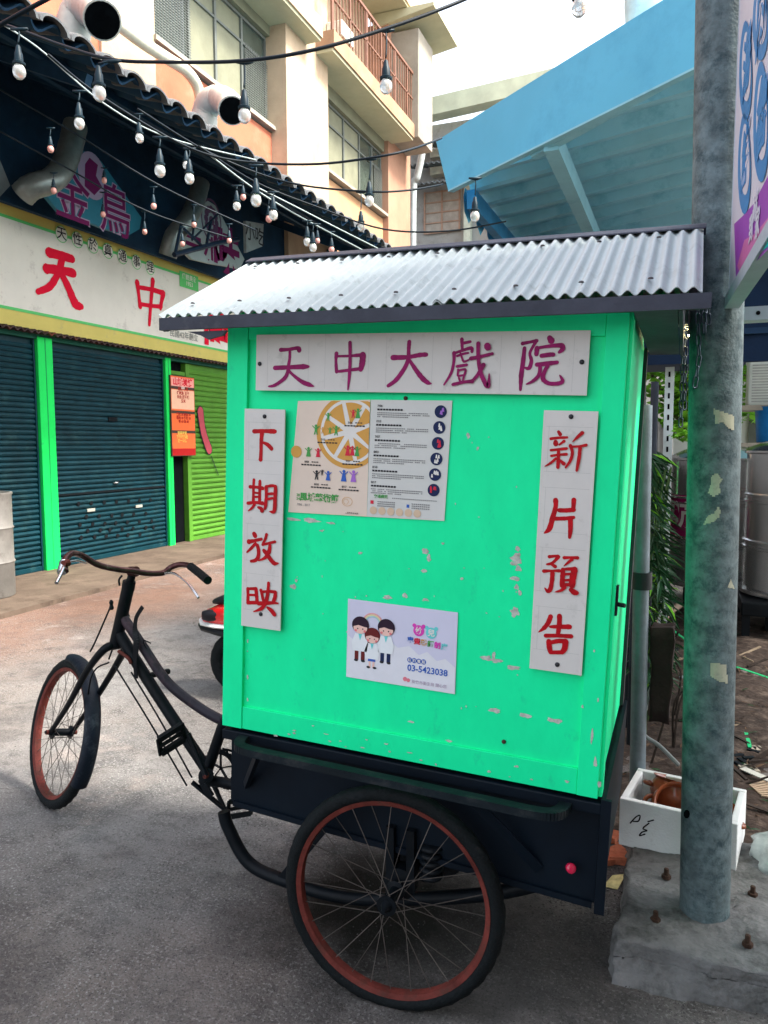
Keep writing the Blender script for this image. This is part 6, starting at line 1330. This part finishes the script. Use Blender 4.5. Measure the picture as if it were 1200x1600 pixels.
tag(lt.build('dead_leaves', mat('dead_leaf', (.09, .055, .035), .8, var=.5, scale=5)), kind='stuff'); tag(lt2.build('green_leaf_litter', LEAFD), kind='stuff')
for k, (p0, p1, m_, r_, lab) in enumerate(((PZ(1150, 1042, .02), PZ(1210, 1062, .02), mat('green_strap', (.02, .4, .15), .4), .012, 'bright green plastic strip on the ground right of the post'), (PZ(1038, 975, .05), PZ(1072, 1000, .03), mat('green_strap', (0, 0, 0), .4), .012, 'green plastic strip lying beside the fence foot'), (PZ(1166, 1145, .02), PZ(1172, 1168, .02), mat('green_strap', (0, 0, 0), .4), .01, 'short green strip upright in the litter right of the post'), (PZ(1160, 1200, .03), PZ(1205, 1220, .03), mat('pale_stick', (.4, .4, .36), .6), .022, 'pale split stick lying behind the foam box'))):
    o = MB().beam(p0, p1, r_*2, .004).build('plastic_strip' if k < 3 else 'split_stick', m_, None, loc=p0); tag(o, lab, 'litter')
c_ = PZ(958, 1376, .003); o = MB().prism([PZ(942, 1385, .004), PZ(965, 1390, .004), PZ(978, 1366, .012), PZ(957, 1368, .006)], (0, 0, 1), .0015).build('paper_scrap', mat('printed_scrap', (.62, .55, .25), .6, var=.3, scale=30, bump=0), None, loc=c_); tag(o, 'yellow and white printed paper scrap on the ground beneath the box corner', 'paper')
o = MB().bevbox(PZ(700, 1338, 0), PZ(700, 1338, 0)+Vector((.10, .03, .03)), .005).build('pink_block', mat('faded_pink_plastic', (.5, .12, .15), .5), None, loc=PZ(700, 1338, 0)); tag(o, 'faded pink plastic piece on the ground seen through the near wheel', 'litter')
br = thing('brick_pile', 'scattered orange brick shards between the box and the foam box', 'rubble', PZ(950, 1330, 0)); random.seed(2)
BRK = mat('orange_brick_shard', (.42, .13, .07), .85, var=.3, scale=20, bump=.5)
for k in range(9):
    c_ = PZ(940+random.uniform(0, 30), 1300+random.uniform(0, 45), .012); M_ = Matrix.Translation(c_) @ Matrix.Rotation(random.uniform(0, 3), 4, 'Z') @ Matrix.Rotation(random.uniform(-.3, .3), 4, 'X'); s_ = random.uniform(.02, .045); MB().box((-s_, -s_*.6, -.01), (s_, s_*.6, .012), M_).build('shard', BRK, br)
for k in range(16):
    c_ = PZ(1150+random.uniform(0, 60), 1130+random.uniform(0, 80), .01); o = MB().box((-.03, -.012, 0), (.03, .012, .012), Matrix.Translation(c_) @ Matrix.Rotation(random.uniform(0, 3), 4, 'Z')).build('rubble_chip', GRYC if k % 2 else BLACKMET, br)
bt = mat('bamboo_slat', (.35, .26, .18), .7)
o = thing('bamboo_bundle', 'bundle of split bamboo slats on the ground behind the foam box right of the post', 'slats', PZ(1190, 1240, 0))
for k in range(7): MB().beam(PZ(1172+k*3, 1228+k*2.5, .02), PZ(1225, 1212+k*6, .03), .014, .006).build('slat', bt, o)
print('OBJECTS', len(bpy.data.objects))

# unseen building added right of the camera to shade the foreground
RB = thing('added_shade_house', 'unseen cream building added beside the camera to shade the foreground', 'building', (3.5, -3, 0))
MB().box((1.9, -12, 0), (6.5, 2.6, 8.2)).build('wall', mat('warm_cream_wall', (.5, .46, .38), .85, var=.1, scale=1), RB)
for y_ in (-9, -6, -3, 0):
    w_ = MB().box((1.87, y_, 3.6), (1.899, y_+1.4, 5.0)).build('window', GLS, RB); MB().box((1.85, y_-.06, 3.5), (1.869, y_+1.46, 3.6)).build('sill', GRYC, w_)
MB().box((1.85, -4, .05), (1.899, -.6, 2.8)).build('shutter', SHUTB, RB); MB().box((1.5, -12, 8.2), (6.6, 2.7, 8.35)).build('roof', GRYC, RB)

YD = thing('debris_heap', 'heap of dark broken sticks, boards and dead stems on the ground left of the post', 'debris', (-.05, 4.4, 0)); random.seed(40)
DW = mat('dark_wet_wood', (.03, .022, .018), .8, var=.5, scale=9, bump=.3); PW = mat('pale_dry_stick', (.22, .17, .12), .8, var=.4, scale=9)
for k in range(46):
    x_ = random.uniform(-.22, .5) if k < 30 else random.uniform(.35, 1.4); y_ = random.uniform(3.6, 6.4); a_ = random.uniform(0, 3.14); L_ = random.uniform(.06, .3)
    z_ = random.uniform(.008, .07); p0 = Vector((x_, y_, z_)); p1 = p0+Vector((math.cos(a_)*L_, math.sin(a_)*L_, random.uniform(-.0, .07)))
    MB().beam(p0, p1, random.uniform(.006, .028), random.uniform(.004, .014)).build('stick', DW if random.random() < .62 else PW, YD)
for k in range(8):
    x_ = random.uniform(-.2, .05); y_ = random.uniform(3.9, 5.0); MB().tube(smoothpts([(x_, y_, 0), (x_+random.uniform(-.05, .08), y_, .25), (x_+random.uniform(-.08, .15), y_+random.uniform(-.1, .1), random.uniform(.3, .6))], 4), .006, 5).build('dead_stem', DW, YD)
for k, (px, py, w2, h2, lab) in enumerate(((1068, 1062, .03, .02, 'flat grey lid lying on the ground left of the post'), (1052, 1018, .04, .03, 'dark can lying beside the fence foot'))):
    c_ = PZ(px, py, .0); o = MB().lathe([(0, 0), (w2, 0), (w2*1.05, h2*.5), (w2, h2), (0, h2)], 16, Matrix.Translation(c_)).build('can_lid' if k == 0 else 'tin_can', (GP, BLACKMET)[k], None, True, loc=c_, auto=40); tag(o, lab, 'litter')
SOILM = mat('dark_soil', (.045, .032, .026), .95, var=.5, scale=12, bump=.9, bscale=40, dirt=(.13, .10, .08), damt=.35, dscale=6)
bm = bmesh.new(); bmesh.ops.create_grid(bm, x_segments=70, y_segments=110, size=1)
for v in bm.verts:
    x_ = .55+v.co.x*.95; y_ = 5.7+v.co.y*2.55; f_ = max(0, 1-max(abs(v.co.x), abs(v.co.y))**4)
    v.co = Vector((x_, y_, f_*(.022+.03*_n.noise(Vector((x_*3, y_*3, 0)))+.014*_n.noise(Vector((x_*14, y_*14, 0))))-.004))
bm.verts.index_update(); b = MB(); b.add([v.co.copy() for v in bm.verts], [tuple(v.index for v in f.verts) for f in bm.faces]); bm.free()
tag(b.build('soil', SOILM, None, True), kind='structure')
ra = MB(); random.seed(50)
RAM = mat('roof_screw', (.10, .09, .09), .5, .5)
for k in range(9):
    u_x = X0+.075+k*.165; 
    for fv in (.12, .8):
        pp_ = Vector((u_x, ye+(yr-ye)*fv, ze+(zr-ze)*fv+.0125)); ra.T = TR; ra.lathe([(.007, 0), (.006, .003), (0, .005)], 8, Matrix.Translation(pp_))
tag(ra.build('roof_screw', RAM, bx), kind='stuff')
